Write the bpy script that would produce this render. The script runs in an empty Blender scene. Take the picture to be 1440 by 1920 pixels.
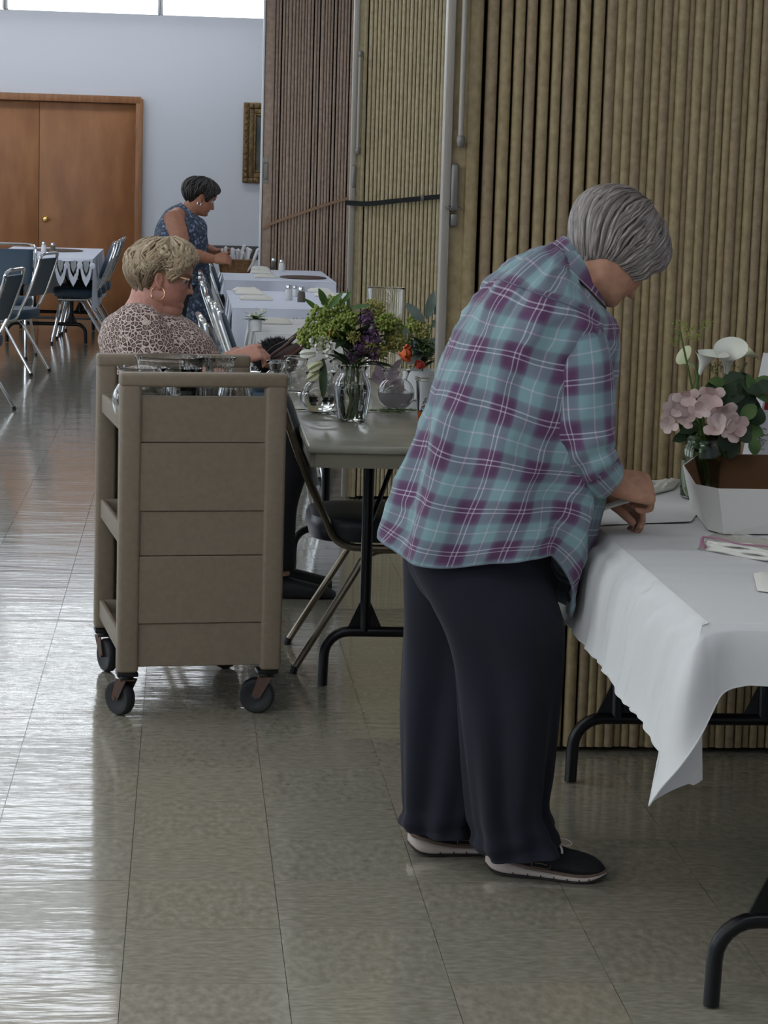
import bpy, bmesh, math, random
from mathutils import Vector, Matrix, noise
random.seed(7)
PI = math.pi
C = bpy.context.scene.collection
scene = bpy.context.scene

# ------------------------------------------------------------------ camera
FPX, PITCH, YAW, ROLL = 4227.8, 0.148000, 0.090640, 0.029865
CAM = Vector((0.09596, -3.99836, 1.48477))
_fw = Vector((math.sin(YAW)*math.cos(PITCH), math.cos(YAW)*math.cos(PITCH), -math.sin(PITCH)))
_r = Vector((math.cos(YAW), -math.sin(YAW), 0)); _u = _r.cross(_fw)
_R = _r*math.cos(ROLL) + _u*math.sin(ROLL); _U = _u*math.cos(ROLL) - _r*math.sin(ROLL)
cd = bpy.data.cameras.new('camera'); cam = bpy.data.objects.new('camera', cd); C.objects.link(cam)
cd.sensor_fit = 'HORIZONTAL'; cd.sensor_width = 36.0; cd.lens = FPX*36.0/1440.0
cd.clip_start = 0.05; cd.clip_end = 100
cam.matrix_world = Matrix(((_R.x, _U.x, -_fw.x, CAM.x), (_R.y, _U.y, -_fw.y, CAM.y), (_R.z, _U.z, -_fw.z, CAM.z), (0, 0, 0, 1)))
scene.camera = cam

# ------------------------------------------------------------------ world, exposure
w = bpy.data.worlds.new('overcast_sky'); scene.world = w; w.use_nodes = True
w.node_tree.nodes['Background'].inputs[0].default_value = (0.75, 0.85, 1.0, 1)
w.node_tree.nodes['Background'].inputs[1].default_value = 0.6
scene.view_settings.view_transform = 'Standard'
scene.view_settings.look = 'None'
scene.view_settings.gamma = 1.0
scene.view_settings.use_curve_mapping = False
scene.view_settings.exposure = 0.0
scene.cycles.max_bounces = 8; scene.cycles.transmission_bounces = 8; scene.cycles.glossy_bounces = 4
scene.cycles.diffuse_bounces = 3; scene.cycles.transparent_max_bounces = 12
scene.cycles.sample_clamp_indirect = 4.0; scene.cycles.blur_glossy = 0.6
LAMP = 4.6        # radiance of the fluorescent lenses
DAY = 4.0         # radiance of the daylit window panes

# ------------------------------------------------------------------ helpers
def ray(x, y):
    return _fw + _R*((x-720)/FPX) - _U*((y-960)/FPX)
def at(x, y, Y):            # point of the place on the vertical plane Y seen at a photo position
    d = ray(x, y); return CAM + d*((Y-CAM.y)/d.y)
def atz(x, y, z=0.0):       # point at height z
    d = ray(x, y); return CAM + d*((z-CAM.z)/d.z)

def srgb(r, g, b):
    f = lambda c: (c/12.92 if c <= .04045 else ((c+.055)/1.055)**2.4)
    return (f(r/255), f(g/255), f(b/255))

MATS = {}
def mat(name, col, rough=.5, metal=0., col2=None, scale=8., detail=4., bump=0., bscale=None, stretch=None, spec=None,
        trans=0., ior=1.45, emit=None, estr=0., coord='Object', alpha=None, coat=0., sheen=0., fac=(.35, .65)):
    m = bpy.data.materials.new(name); MATS[name] = m; m.use_nodes = True
    nt = m.node_tree; b = nt.nodes['Principled BSDF']
    b.inputs['Base Color'].default_value = (*col, 1); b.inputs['Roughness'].default_value = rough
    b.inputs['Metallic'].default_value = metal
    if spec is not None: b.inputs['Specular IOR Level'].default_value = spec
    b.inputs['Transmission Weight'].default_value = trans; b.inputs['IOR'].default_value = ior
    b.inputs['Coat Weight'].default_value = coat; b.inputs['Sheen Weight'].default_value = sheen
    if alpha is not None: b.inputs['Alpha'].default_value = alpha
    if emit: b.inputs['Emission Color'].default_value = (*emit, 1); b.inputs['Emission Strength'].default_value = estr
    if col2 or bump:
        tc = nt.nodes.new('ShaderNodeTexCoord'); mp = nt.nodes.new('ShaderNodeMapping')
        if coord == 'World':
            g = nt.nodes.new('ShaderNodeNewGeometry'); nt.links.new(g.outputs['Position'], mp.inputs[0])
        else: nt.links.new(tc.outputs[coord], mp.inputs[0])
        if stretch: mp.inputs['Scale'].default_value = stretch
        n = nt.nodes.new('ShaderNodeTexNoise'); n.inputs['Scale'].default_value = scale; n.inputs['Detail'].default_value = detail
        nt.links.new(mp.outputs[0], n.inputs['Vector'])
        if col2:
            r = nt.nodes.new('ShaderNodeValToRGB'); r.color_ramp.elements[0].position = fac[0]; r.color_ramp.elements[1].position = fac[1]
            r.color_ramp.elements[0].color = (*col, 1); r.color_ramp.elements[1].color = (*col2, 1)
            nt.links.new(n.outputs['Fac'], r.inputs[0]); nt.links.new(r.outputs[0], b.inputs['Base Color'])
        if bump:
            n2 = n
            if bscale:
                n2 = nt.nodes.new('ShaderNodeTexNoise'); n2.inputs['Scale'].default_value = bscale; n2.inputs['Detail'].default_value = 3
                nt.links.new(mp.outputs[0], n2.inputs['Vector'])
            bp = nt.nodes.new('ShaderNodeBump'); bp.inputs['Strength'].default_value = bump; bp.inputs['Distance'].default_value = .01
            nt.links.new(n2.outputs['Fac'], bp.inputs['Height']); nt.links.new(bp.outputs[0], b.inputs['Normal'])
    return m

def lerp(a, b, t): return a+(b-a)*t
def smooth(t): t = max(0., min(1., t)); return t*t*(3-2*t)
def crom(pts, n):            # Catmull-Rom through points (Vectors or tuples), n samples per span
    pts = [Vector(p) for p in pts]; out = []
    for i in range(len(pts)-1):
        p0 = pts[max(i-1, 0)]; p1 = pts[i]; p2 = pts[i+1]; p3 = pts[min(i+2, len(pts)-1)]
        for k in range(n):
            t = k/n
            out.append(.5*((2*p1)+(p2-p0)*t+(2*p0-5*p1+4*p2-p3)*t*t+(3*p1-p0-3*p2+p3)*t**3))
    out.append(pts[-1].copy()); return out

class MB:
    """collects shapes, then links them as ONE mesh object"""
    def __init__(s): s.v = []; s.f = []; s.m = []; s.uv = None; s.mi = 0
    def add(s, vs, fs):
        o = len(s.v); s.v += [Vector(v) for v in vs]
        for f in fs: s.f.append([i+o for i in f]); s.m.append(s.mi)
        return o
    def box(s, c, d, M=None):
        c = Vector(c); x, y, z = [k/2 for k in d]
        vs = [Vector((sx*x, sy*y, sz*z)) for sz in (-1, 1) for sy in (-1, 1) for sx in (-1, 1)]
        if M: vs = [M @ v for v in vs]
        s.add([v+c for v in vs], [(0, 2, 3, 1), (4, 5, 7, 6), (0, 1, 5, 4), (2, 6, 7, 3), (0, 4, 6, 2), (1, 3, 7, 5)])
        return s
    def rbox(s, c, d, r=.01, seg=2, M=None):
        bm = bmesh.new(); bmesh.ops.create_cube(bm, size=1)
        for v in bm.verts: v.co = Vector((v.co.x*d[0], v.co.y*d[1], v.co.z*d[2]))
        r = min(r, min(d)*.49)
        bmesh.ops.bevel(bm, geom=bm.edges[:], offset=r, segments=seg, profile=.5, affect='EDGES')
        bm.verts.index_update()
        vs = [v.co.copy() for v in bm.verts]
        if M: vs = [M @ v for v in vs]
        s.add([v+Vector(c) for v in vs], [[v.index for v in f.verts] for f in bm.faces]); bm.free(); return s
    def rings(s, rings, closed=True, cap0=True, cap1=True):
        n = len(rings[0]); o = len(s.v)
        for r in rings: s.v += [Vector(p) for p in r]
        for i in range(len(rings)-1):
            for k in range(n if closed else n-1):
                k2 = (k+1) % n
                s.f.append([o+i*n+k, o+i*n+k2, o+(i+1)*n+k2, o+(i+1)*n+k]); s.m.append(s.mi)
        if closed and cap0: s.f.append([o+k for k in range(n)][::-1]); s.m.append(s.mi)
        if closed and cap1: s.f.append([o+(len(rings)-1)*n+k for k in range(n)]); s.m.append(s.mi)
        return s
    def tube(s, pts, rad, seg=10, cap=True, flat=1., up=None):
        pts = [Vector(p) for p in pts]; n = len(pts)
        if not hasattr(rad, '__len__'): rad = [rad]*n
        t0 = (pts[1]-pts[0]).normalized()
        a = Vector(up) if up else (Vector((0, 0, 1)) if abs(t0.z) < .9 else Vector((1, 0, 0)))
        side = t0.cross(a).normalized(); rs = []
        for i in range(n):
            t = (pts[min(i+1, n-1)]-pts[max(i-1, 0)])
            if t.length < 1e-9: t = t0.copy()
            t.normalize(); side = (side-t*side.dot(t))
            if side.length < 1e-6: side = t.orthogonal()
            side.normalize(); b = t.cross(side)
            rs.append([pts[i]+side*(math.cos(2*PI*k/seg)*rad[i])+b*(math.sin(2*PI*k/seg)*rad[i]*flat) for k in range(seg)])
        return s.rings(rs, True, cap, cap)
    def cyl(s, a, b, r, seg=16, r2=None):
        return s.tube([a, b], [r, r if r2 is None else r2], seg)
    def lathe(s, prof, c=(0, 0, 0), seg=32, cap=True, axis=None, wav=0, wn=0):
        c = Vector(c); rs = []
        for (r, z) in prof:
            ring = []
            for k in range(seg):
                a = 2*PI*k/seg; rr = max(r, 1e-5)*(1+wav*math.cos(wn*a))
                p = Vector((rr*math.cos(a), rr*math.sin(a), z))
                if axis: p = axis @ p
                ring.append(c+p)
            rs.append(ring)
        return s.rings(rs, True, cap, cap)
    def ball(s, c, r, seg=12, rg=8, M=None, sc=(1, 1, 1)):
        c = Vector(c); rs = []
        for i in range(rg+1):
            ph = PI*i/rg; ring = []
            for k in range(seg):
                a = 2*PI*k/seg; p = Vector((math.sin(ph)*math.cos(a)*r*sc[0], math.sin(ph)*math.sin(a)*r*sc[1], -math.cos(ph)*r*sc[2]))
                if i in (0, rg): p.x += 1e-5*math.cos(a); p.y += 1e-5*math.sin(a)
                if M: p = M @ p
                ring.append(c+p)
            rs.append(ring)
        return s.rings(rs, True, False, False)
    def prism(s, poly, z0, z1, M=None):      # polygon in XY extruded along Z, optional matrix
        n = len(poly); vs = [Vector((x, y, z0)) for x, y in poly]+[Vector((x, y, z1)) for x, y in poly]
        if M: vs = [M @ v for v in vs]
        fs = [list(range(n))[::-1], [n+i for i in range(n)]]+[[i, (i+1) % n, n+(i+1) % n, n+i] for i in range(n)]
        s.add(vs, fs); return s
    def grid(s, pts):                        # pts[i][j]
        n = len(pts); m_ = len(pts[0]); o = len(s.v)
        for r in pts: s.v += [Vector(p) for p in r]
        for i in range(n-1):
            for j in range(m_-1):
                s.f.append([o+i*m_+j, o+i*m_+j+1, o+(i+1)*m_+j+1, o+(i+1)*m_+j]); s.m.append(s.mi)
        return s
    def build(s, name, material, parent=None, world=False, sharp=35, flat=False):
        me = bpy.data.meshes.new(name); vs = s.v
        if world and parent is not None:
            o = Vector((0, 0, 0)); q = parent
            while q is not None: o += q.location; q = q.parent
            vs = [v-o for v in vs]
        me.from_pydata([tuple(v) for v in vs], [], s.f)
        ms = material if isinstance(material, (list, tuple)) else [material]
        for m_ in ms: me.materials.append(MATS[m_] if isinstance(m_, str) else m_)
        if len(ms) > 1: me.polygons.foreach_set('material_index', s.m)
        me.update()
        if not flat:
            me.polygons.foreach_set('use_smooth', [True]*len(me.polygons))
            if sharp < 179: me.set_sharp_from_angle(angle=math.radians(sharp))
        ob = bpy.data.objects.new(name, me); C.objects.link(ob)
        if parent is not None: ob.parent = parent
        return ob

def tag(o, label=None, cat=None, group=None, kind=None):
    if label: o['label'] = label
    if cat: o['category'] = cat
    if group: o['group'] = group
    if kind: o['kind'] = kind
    return o
def thing(name, label, cat, loc=(0, 0, 0), rz=0., group=None):
    o = bpy.data.objects.new(name, None); C.objects.link(o); o.empty_display_size = .1
    o.location = loc; o.rotation_euler = (0, 0, rz); return tag(o, label, cat, group)
def dup(root, loc, rz, label, group=None):
    def cp(o, par):
        c = o.copy(); C.objects.link(c); c.parent = par
        for ch in [x for x in root_children if x.parent == o]: cp(ch, c)
        return c
    root_children = list(root.children_recursive)
    r = cp(root, None); r.location = loc; r.rotation_euler = (0, 0, rz); r['label'] = label
    if group: r['group'] = group
    return r
def struct(ob, label=None): ob['kind'] = 'structure'; (label and tag(ob, label)); return ob

# ------------------------------------------------------------------ materials
mat('wall_paint', srgb(205, 207, 214), .85, bump=.05, scale=60)
mat('ceiling_paint', srgb(236, 236, 238), .9, bump=.05, scale=40)
mat('grout', srgb(66, 62, 54), .6)
def tile_mat(name, c1, c2, st):
    m = mat(name, c1, .16, col2=c2, scale=34, detail=6, stretch=st, coord='World', fac=(.25, .75), spec=.6, coat=.8)
    nt = m.node_tree; b = nt.nodes['Principled BSDF']; b.inputs['Coat Roughness'].default_value = .07
    g = nt.nodes.new('ShaderNodeNewGeometry'); n = nt.nodes.new('ShaderNodeTexNoise'); n.inputs['Scale'].default_value = 1; n.inputs['Detail'].default_value = 3
    mp = nt.nodes.new('ShaderNodeMapping'); mp.inputs['Scale'].default_value = (4.5, 22, 1)
    nt.links.new(g.outputs['Position'], mp.inputs[0]); nt.links.new(mp.outputs[0], n.inputs['Vector'])
    bp = nt.nodes.new('ShaderNodeBump'); bp.inputs['Strength'].default_value = 1.; bp.inputs['Distance'].default_value = .0011; nt.links.new(bp.outputs[0], b.inputs['Coat Normal'])
    nt.links.new(n.outputs['Fac'], bp.inputs['Height']); nt.links.new(bp.outputs[0], b.inputs['Normal'])
    mr = nt.nodes.new('ShaderNodeMapRange'); mr.inputs['To Min'].default_value = .09; mr.inputs['To Max'].default_value = .24
    nt.links.new(n.outputs['Fac'], mr.inputs['Value']); nt.links.new(mr.outputs[0], b.inputs['Roughness'])
    return m
TILE = []
for i, (a, b_) in enumerate([((134, 128, 110), (172, 166, 149)), ((139, 130, 112), (176, 166, 148)), ((132, 127, 110), (170, 165, 149))]):
    tile_mat('vinyl_tile_%d_cross' % i, srgb(*a), srgb(*b_), (1, 2.4, 1)); tile_mat('vinyl_tile_%d_along' % i, srgb(*a), srgb(*b_), (1.7, 1., 1))
    TILE.append(('vinyl_tile_%d_cross' % i, 'vinyl_tile_%d_along' % i))
mat('door_wood', srgb(134, 86, 50), .4, col2=srgb(164, 112, 70), scale=3, detail=8, stretch=(2.2, 1, .7), fac=(.3, .75))
mat('door_trim', srgb(132, 88, 56), .4, col2=srgb(150, 104, 68), scale=6, stretch=(6, 6, .6))
mat('brass', srgb(214, 180, 110), .2, 1.)
mat('baseboard', srgb(62, 60, 58), .5)
mat('lens', (.9, .95, 1.), .4, emit=(.90, .95, 1.0), estr=LAMP)
mat('lamp_metal', srgb(225, 226, 228), .4)
mat('window_pane', (.8, .9, 1.), .1, emit=(.80, .90, 1.0), estr=DAY)
mat('window_frame', srgb(210, 210, 208), .5)
mat('vinyl_tan', srgb(136, 118, 84), .5, col2=srgb(164, 145, 108), scale=55, detail=5, stretch=(1, 1, .8), coord='World', bump=.08, fac=(.3, .7))
mat('vinyl_tan_dark', srgb(130, 111, 84), .5, col2=srgb(156, 135, 105), scale=55, detail=5, coord='World', bump=.08, fac=(.3, .7))
mat('vinyl_olive', srgb(168, 153, 118), .5, col2=srgb(190, 176, 142), scale=40, detail=5, coord='World', bump=.02, fac=(.3, .7))
mat('vinyl_brown', srgb(156, 134, 116), .5, col2=srgb(178, 155, 137), scale=30, detail=4, coord='World', bump=.05, fac=(.3, .7))
mat('gap_shade', srgb(22, 18, 12), .9)  # near-black colour painting the shade between pleats and under the partitions
mat('steel', srgb(150, 143, 133), .45, .3)
mat('steel_dark', srgb(118, 115, 110), .4, .6)
mat('chrome', srgb(215, 215, 215), .12, 1.)
mat('bronze_tube', srgb(128, 118, 104), .25, .85)
mat('black_metal', srgb(11, 11, 13), .32, 0., spec=.4)
mat('rubber', srgb(24, 25, 27), .55)
mat('black_strap', srgb(22, 26, 26), .7)
mat('tan_strap', srgb(150, 118, 92), .7)
mat('gilt', srgb(84, 64, 38), .45, .3, col2=srgb(128, 104, 66), scale=40, bump=.4)
mat('canvas_dark', srgb(40, 52, 56), .6, col2=srgb(96, 92, 78), scale=5)
mat('cart_plastic', srgb(122, 109, 92), .55, col2=srgb(128, 115, 98), scale=60, bump=.015, bscale=300)
mat('rust', srgb(92, 62, 48), .5, .4, col2=srgb(70, 62, 58), scale=60)
mat('blue_vinyl', srgb(44, 66, 84), .4, bump=.03, scale=60)
mat('navy_vinyl', srgb(26, 28, 38), .35, bump=.03, scale=60)
mat('grey_laminate', srgb(122, 120, 108), .22, col2=srgb(140, 138, 126), scale=5, detail=6, stretch=(1, 1, 1), fac=(.3, .7))
mat('table_edge', srgb(120, 116, 102), .45)
mat('white_cloth', srgb(214, 213, 211), .85, bump=.04, scale=400, sheen=.1)
mat('lace', srgb(222, 226, 240), .85, bump=.1, scale=200)
mat('lace_grey', srgb(170, 174, 178), .9, bump=.2, scale=300)
mat('brown_wood', srgb(74, 54, 42), .5)
# ================================================================== the room
T = .3048
YB, XL, XR, YF, ZC = 18.52, -6.1, 2.62, -7.2, 3.10
fl = MB(); fl.box(((XL+XR)/2, (YB+.2+YF)/2, -.04), (XR-XL, YB+.2-YF, .07))
floor = struct(fl.build('floor', 'grout', flat=True), 'pale grey-green vinyl tile floor with waxed sheen')
def tile_mesh(name, m):
    mb = MB(); h = T/2-.0006; n = 4; g = []
    for i in range(n+1):
        row = []
        for j in range(n+1):
            x = (-1+2*i/n)*h; y = (-1+2*j/n)*h
            e = max(abs(x), abs(y))/h
            row.append((x, y, .0012*(smooth((e-.45)/.55))*.5))
        g.append(row)
    mb.grid(g)
    per = [(h, -h), (h, h), (-h, h), (-h, -h)]
    mb.add([(x, y, .0006) for x, y in per]+[(x*1.001, y*1.001, -.004) for x, y in per], [(k, (k+1) % 4, 4+(k+1) % 4, 4+k) for k in range(4)])
    return mb, m
rt = random.Random(5)
cands = []
def px(p):
    d = Vector(p)-CAM; z = d.dot(_fw)
    if z < .3: return (-9999, -9999, z)
    return (720+FPX*d.dot(_R)/z, 960-FPX*d.dot(_U)/z, z)
for j in range(-14, 61):
    for i in range(-20, 8):
        cx, cy = (i+.5)*T, (j+.5)*T
        if cy > YB-.1 or cx > XR-.1: continue
        x, y, z = px((cx, cy, 0))
        inv = -60 < x < 1500 and y < 2050 and y > 550
        # hidden behind partitions, cart or tables: show little
        if inv and cy > 2.0 and x > 560 and y < 1400: inv = (x < 830 and y > 900)
        if inv and 2.7 < cy < 9 and 200 < x < 530: inv = False
        if inv and x > 210 and y < 900: inv = False
        cands.append((0 if inv else 1, z, cx, cy, (i+j) % 2))
cands.sort()
TM = {}
def tmesh(k, o):
    if (k, o) not in TM:
        mb, m = tile_mesh('tile', TILE[k][o]); ob = mb.build('tile', TILE[k][o], sharp=179)
        TM[(k, o)] = ob.data; bpy.data.objects.remove(ob)
    return TM[(k, o)]
rest = MB(); n_t = 0
for (hid, z, cx, cy, par) in cands:
    k = rt.choices((0, 1, 2), (5, 2, 4))[0]
    tx, ty = rt.gauss(0, .0009), rt.gauss(0, .0006)
    if not hid and n_t < 300:
        o = bpy.data.objects.new('tile', tmesh(k, par)); C.objects.link(o); o.parent = floor
        o.location = (cx, cy, 0); o.rotation_euler = (tx, ty, 0); n_t += 1
    else:
        h = T/2-.0006; rest.mi = k*2+par
        rest.add([(cx-h, cy-h, (-ty*-h-tx*h)*1), (cx+h, cy-h, 0), (cx+h, cy+h, 0), (cx-h, cy+h, 0)], [(0, 1, 2, 3)])
        o4 = len(rest.v)-4
        for q, (dx, dy) in enumerate(((-h, -h), (h, -h), (h, h), (-h, h))): rest.v[o4+q].z = dy*tx-dx*ty
ro = rest.build('tile_field', [m for p_ in TILE for m in p_], floor, flat=True); ro['kind'] = 'stuff'

def wall(name, c, d, m='wall_paint', label=None): 
    mb = MB(); mb.box(c, d); return struct(mb.build(name, m, flat=True), label)
# back wall with double door
DX0, DX1, DZ = -2.32, -.36, 2.155
bw = MB()
bw.box(((XL+DX0)/2, YB+.075, ZC/2), (DX0-XL, .15, ZC)); bw.box(((DX1+XR)/2, YB+.075, ZC/2), (XR-DX1, .15, ZC))
bw.box(((DX0+DX1)/2, YB+.075, (ZC+DZ)/2), (DX1-DX0, .15, ZC-DZ))
bw.box(((DX0+DX1)/2, YB+.13, DZ/2), (DX1-DX0, .03, DZ))  # panel added behind the doors to block sky light leaking through the gaps
struct(bw.build('wall_back', 'wall_paint', flat=True), 'plain off-white back wall of the hall')
door = MB()
dj = .07
for x in (DX0+dj/2-.02, DX1-dj/2+.02): door.rbox((x, YB-.01, (DZ)/2), (dj, .14, DZ), .008)
door.rbox(((DX0+DX1)/2, YB-.01, DZ-dj/2+.02), (DX1-DX0, .142, dj), .008)
d1 = struct(door.build('door_1', 'door_trim'), 'pair of flush brown wood doors in a wooden frame')
mid = -1.345
for a, b_ in ((DX0+dj-.02, mid-.002), (mid+.002, DX1-dj+.02)):
    mb = MB(); mb.rbox(((a+b_)/2, YB+.03, (DZ-.06)/2+.008), (b_-a, .045, DZ-.065), .003); lf = mb.build('door_leaf', 'door_wood', d1)
    if a > -1.4:
        kb = MB(); M = Matrix.Rotation(PI/2, 3, 'X')
        kb.lathe([(.028, 0), (.028, .004), (.011, .008), (.011, .03), (.026, .042), (.029, .055), (.02, .066), (.0, .068)], (mid+.066, YB+.006, .967), 20, axis=M)
        kb.build('door_knob', 'brass', lf)
        hg = MB()
        for z in (.25, 1.1, 1.85): hg.rbox((b_, YB+.004, z), (.012, .012, .1), .003)
        hg.build('hinge', 'steel_dark', lf)
bb = MB(); bb.rbox(((DX1+XR)/2+.03, YB-.008, .055), (XR-DX1-.06, .016, .11), .004); struct(bb.build('baseboard_back', 'baseboard'))
bb = MB(); bb.rbox(((XL+DX0)/2-.03, YB-.008, .055), (DX0-XL-.06, .016, .11), .004); struct(bb.build('baseboard_back', 'baseboard'))
bb = MB(); bb.rbox(((DX1+XR)/2+.03, YB-.009, .69), (XR-DX1-.06, .018, .13), .006); struct(bb.build('trim_1', 'baseboard'), 'dark chair rail along the back wall')
wall('wall_right', (XR+.07, (YB+YF)/2, ZC/2), (.14, YB-YF, ZC))
wall('wall_front', ((XL+XR)/2, YF-.07, ZC/2), (XR-XL, .14, ZC))
wall('ceiling', ((XL+XR)/2, (YB+YF)/2, ZC+.07), (XR-XL+.3, YB-YF+.3, .14), 'ceiling_paint')
# left wall with a row of tall windows
WY = [-5.6+2.6*k for k in range(9)]; ww, z0, z1 = 1.5, .95, 2.6
lw = MB()
lw.box((XL-.07, (YB+YF)/2, z0/2), (.14, YB-YF, z0)); lw.box((XL-.07, (YB+YF)/2, (z1+ZC)/2), (.14, YB-YF, ZC-z1))
ys = [YF]+[v for c in WY for v in (c-ww/2, c+ww/2)]+[YB]
for a, b_ in zip(ys[0::2], ys[1::2]): lw.box((XL-.07, (a+b_)/2, (z0+z1)/2), (.14, b_-a, z1-z0))
struct(lw.build('wall_left', 'wall_paint', flat=True))
for n_, c in enumerate(WY):
    fr = MB()
    for y in (c-ww/2+.03, c, c+ww/2-.03): fr.rbox((XL-.05, y, (z0+z1)/2), (.08, .06, z1-z0), .006)
    for z in (z0+.03, (z0+z1)/2, z1-.03): fr.rbox((XL-.052, c, z), (.074, ww, .06), .006)
    wf = struct(fr.build('window_%d' % (n_+1), 'window_frame'))
    for sy in (-1, 1):
        for z in ((z0*1.5+z1*.5)/2, (z0*.5+z1*1.5)/2):
            pb = MB(); pb.box((XL-.06, c+sy*ww/4, z), (.006, ww/2-.06, (z1-z0)/2-.06)); pb.build('pane', 'window_pane', wf, flat=True)

# ------------------------------------------------------------------ ceiling lights
def light_unit(x0, x1, y, label, group):
    L = x1-x0
    t = thing('ceiling_light', label, 'ceiling light', ((x0+x1)/2, y, 2.87), 0, group)
    a = MB(); a.rbox((0, 0, .2), (L-.01, .16, .05), .01); a.build('housing', 'lamp_metal', t)
    a = MB(); rs = []
    for x in (-L/2+.025, L/2-.025):
        rs.append([(x, .12*math.cos(q)*(1 if abs(math.cos(q)) > .01 else 1), .175-.145*max(0, math.sin(q))**.7) for q in [PI*k/14 for k in range(15)]])
    a.rings(rs, True, True, True); a.build('diffuser', 'lens', t)
    for x in (-L/2+.014, L/2-.014): a = MB(); a.rbox((x, 0, .105), (.022, .245, .15), .006); a.build('end_cap', 'lamp_metal', t)
    return t
YL = 17.5
xj = at(301, 25, YL).x; LL = 1.42
for k in range(-4, 1):
    nm = {0: 'fluorescent ceiling light nearest the framed picture and the folding partition', -1: 'fluorescent ceiling light directly above the wooden double door'}.get(k, 'fluorescent ceiling light further left in the row along the back wall')
    light_unit(xj+k*LL, xj+(k+1)*LL, YL, nm, 'ceiling lights in a row above the back wall')
for y, g_ in ((14.4, 0), (11.3, 0), (8.2, 0), (5.1, 0), (2.2, 1), (.3, 1), (-1.6, 1), (-3.5, 1), (-5.4, 1)):  # near-end rows are unseen lamps added to brighten the foreground
    for x in ((-5.0, -2.9, -.8, 1.3) if y == -1.6 else (-5.0, -2.9, -.8)):
        light_unit(x-.95, x+.95, y, ('fluorescent ceiling light over the middle of the hall', 'added fluorescent ceiling light brightening the near end of the hall')[g_], ('ceiling lights over the hall', 'added ceiling lights over the near end')[g_])

for x0_, y_, l_ in ((.45, 4.0, 'added fluorescent ceiling light brightening the flower table bay'), (.5, 10.3, 'added fluorescent ceiling light brightening the bay of white dining tables')): light_unit(x0_, x0_+1.6, y_, l_, 'added ceiling lights in the partition bays')  # unseen bay lamps added to brighten the olive and brown partitions
# ------------------------------------------------------------------ picture
pa = at(457, 192, YB); pb_ = at(457, 343, YB); pw = .62; ph = pa.z-pb_.z; pxc = pa.x+pw/2; pzc = (pa.z+pb_.z)/2
t = thing('picture_frame', 'ornate gilt framed dark picture hanging on the back wall', 'picture', (pxc, YB-.03, pzc))
fr = MB()
for (s_, w_, dpt) in ((0, .055, .05), (.055, .05, .028), (.105, .022, .04)):
    a, b_ = pw/2-s_, ph/2-s_
    for sx in (-1, 1): fr.rbox((sx*(a-w_/2), 0, 0), (w_, dpt, 2*b_), .01)
    for sz in (-1, 1): fr.rbox((0, 0, sz*(b_-w_/2)), (2*a-2*w_, dpt, w_), .01)
rr = random.Random(3)
for k in range(46):      # carved ornament along the outer rail
    u = k/46*2*(pw+ph); sx = 1
    if u < pw: p = (u-pw/2, ph/2)
    elif u < pw+ph: p = (pw/2, ph/2-(u-pw))
    elif u < 2*pw+ph: p = (pw/2-(u-pw-ph), -ph/2)
    else: p = (-pw/2, -ph/2+(u-2*pw-ph))
    fr.ball((p[0]*.91, -.026, p[1]*.925), .02, 8, 5, sc=(1, .6, 1.2))
fr.build('frame', 'gilt', t)
a = MB(); a.rbox((0, .005, 0), (pw-.24, .012, ph-.24), .002); a.build('canvas', 'canvas_dark', t)

# ------------------------------------------------------------------ folding partitions
PZ = ZC-.02
def pleat_ring(w, depth, n=8):
    r = w/2; pts = []
    for k in range(n+1):
        q = PI*k/n; pts.append((-r*math.cos(q), -r*.8*math.sin(q)))
    pts.append((r*.25, depth)); pts.append((-r*.25, depth)); return pts
def partition(label, X0, Y, ribs, m, mdark, group, zb=.016):
    """ribs: list of (left X, right X, setback); X0: left edge of the lead post"""
    t = thing('folding_partition', label, 'folding partition', (X0, Y, 0), 0, group)
    for k, (a, b_, sb) in enumerate(ribs):
        mb = MB(); ring = pleat_ring(b_-a, .11); cx = (a+b_)/2-X0
        lean = 0
        mb.rings([[(cx+x, y+sb+(b_-a)*.4, z) for x, y in ring] for z in (zb, PZ)])
        mb.build('pleat', m if k % 3 else mdark, t)
    a, b_ = ribs[0][0]-.01, ribs[-1][1]
    mb = MB(); mb.box(((a+b_)/2-X0, .135, (PZ+.006)/2), (b_-a, .03, PZ-.006)); mb.build('gap_shade_sheet', 'gap_shade', t, flat=True)  # dark sheet added behind the pleats, paints the deep shade in their gaps
    mb = MB(); mb.box(((XR-.03-X0)/2+.02, .10, .030), (XR-.03-X0-.05, .02, .056)); mb.build('light_block_strip', 'gap_shade', t, flat=True)  # dark strip added to block light leaking under the partition
    # stack that goes on to the side wall
    mb = MB(); x = b_-X0+.001; rr = random.Random(9); k = 0
    while x < XR-X0-.04:
        w_ = rr.uniform(.018, .024); ring = pleat_ring(w_, .11, 5)
        mb.rings([[(x+w_/2+px_, y+.002+w_*.4+rr.random()*.0+(k % 2)*.006, z) for px_, y in ring] for z in (zb, PZ)]); x += w_+.0015; k += 1
    o = mb.build('pleat_stack', m, t); o['kind'] = 'stuff'
    mb = MB(); mb.box((XR-X0)/2*Vector((1, 0, 0))+Vector((0, .05, ZC-.012)), (XR-X0, .1, .024)); mb.build('head_track', 'steel', t, flat=True)
    return t
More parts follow.
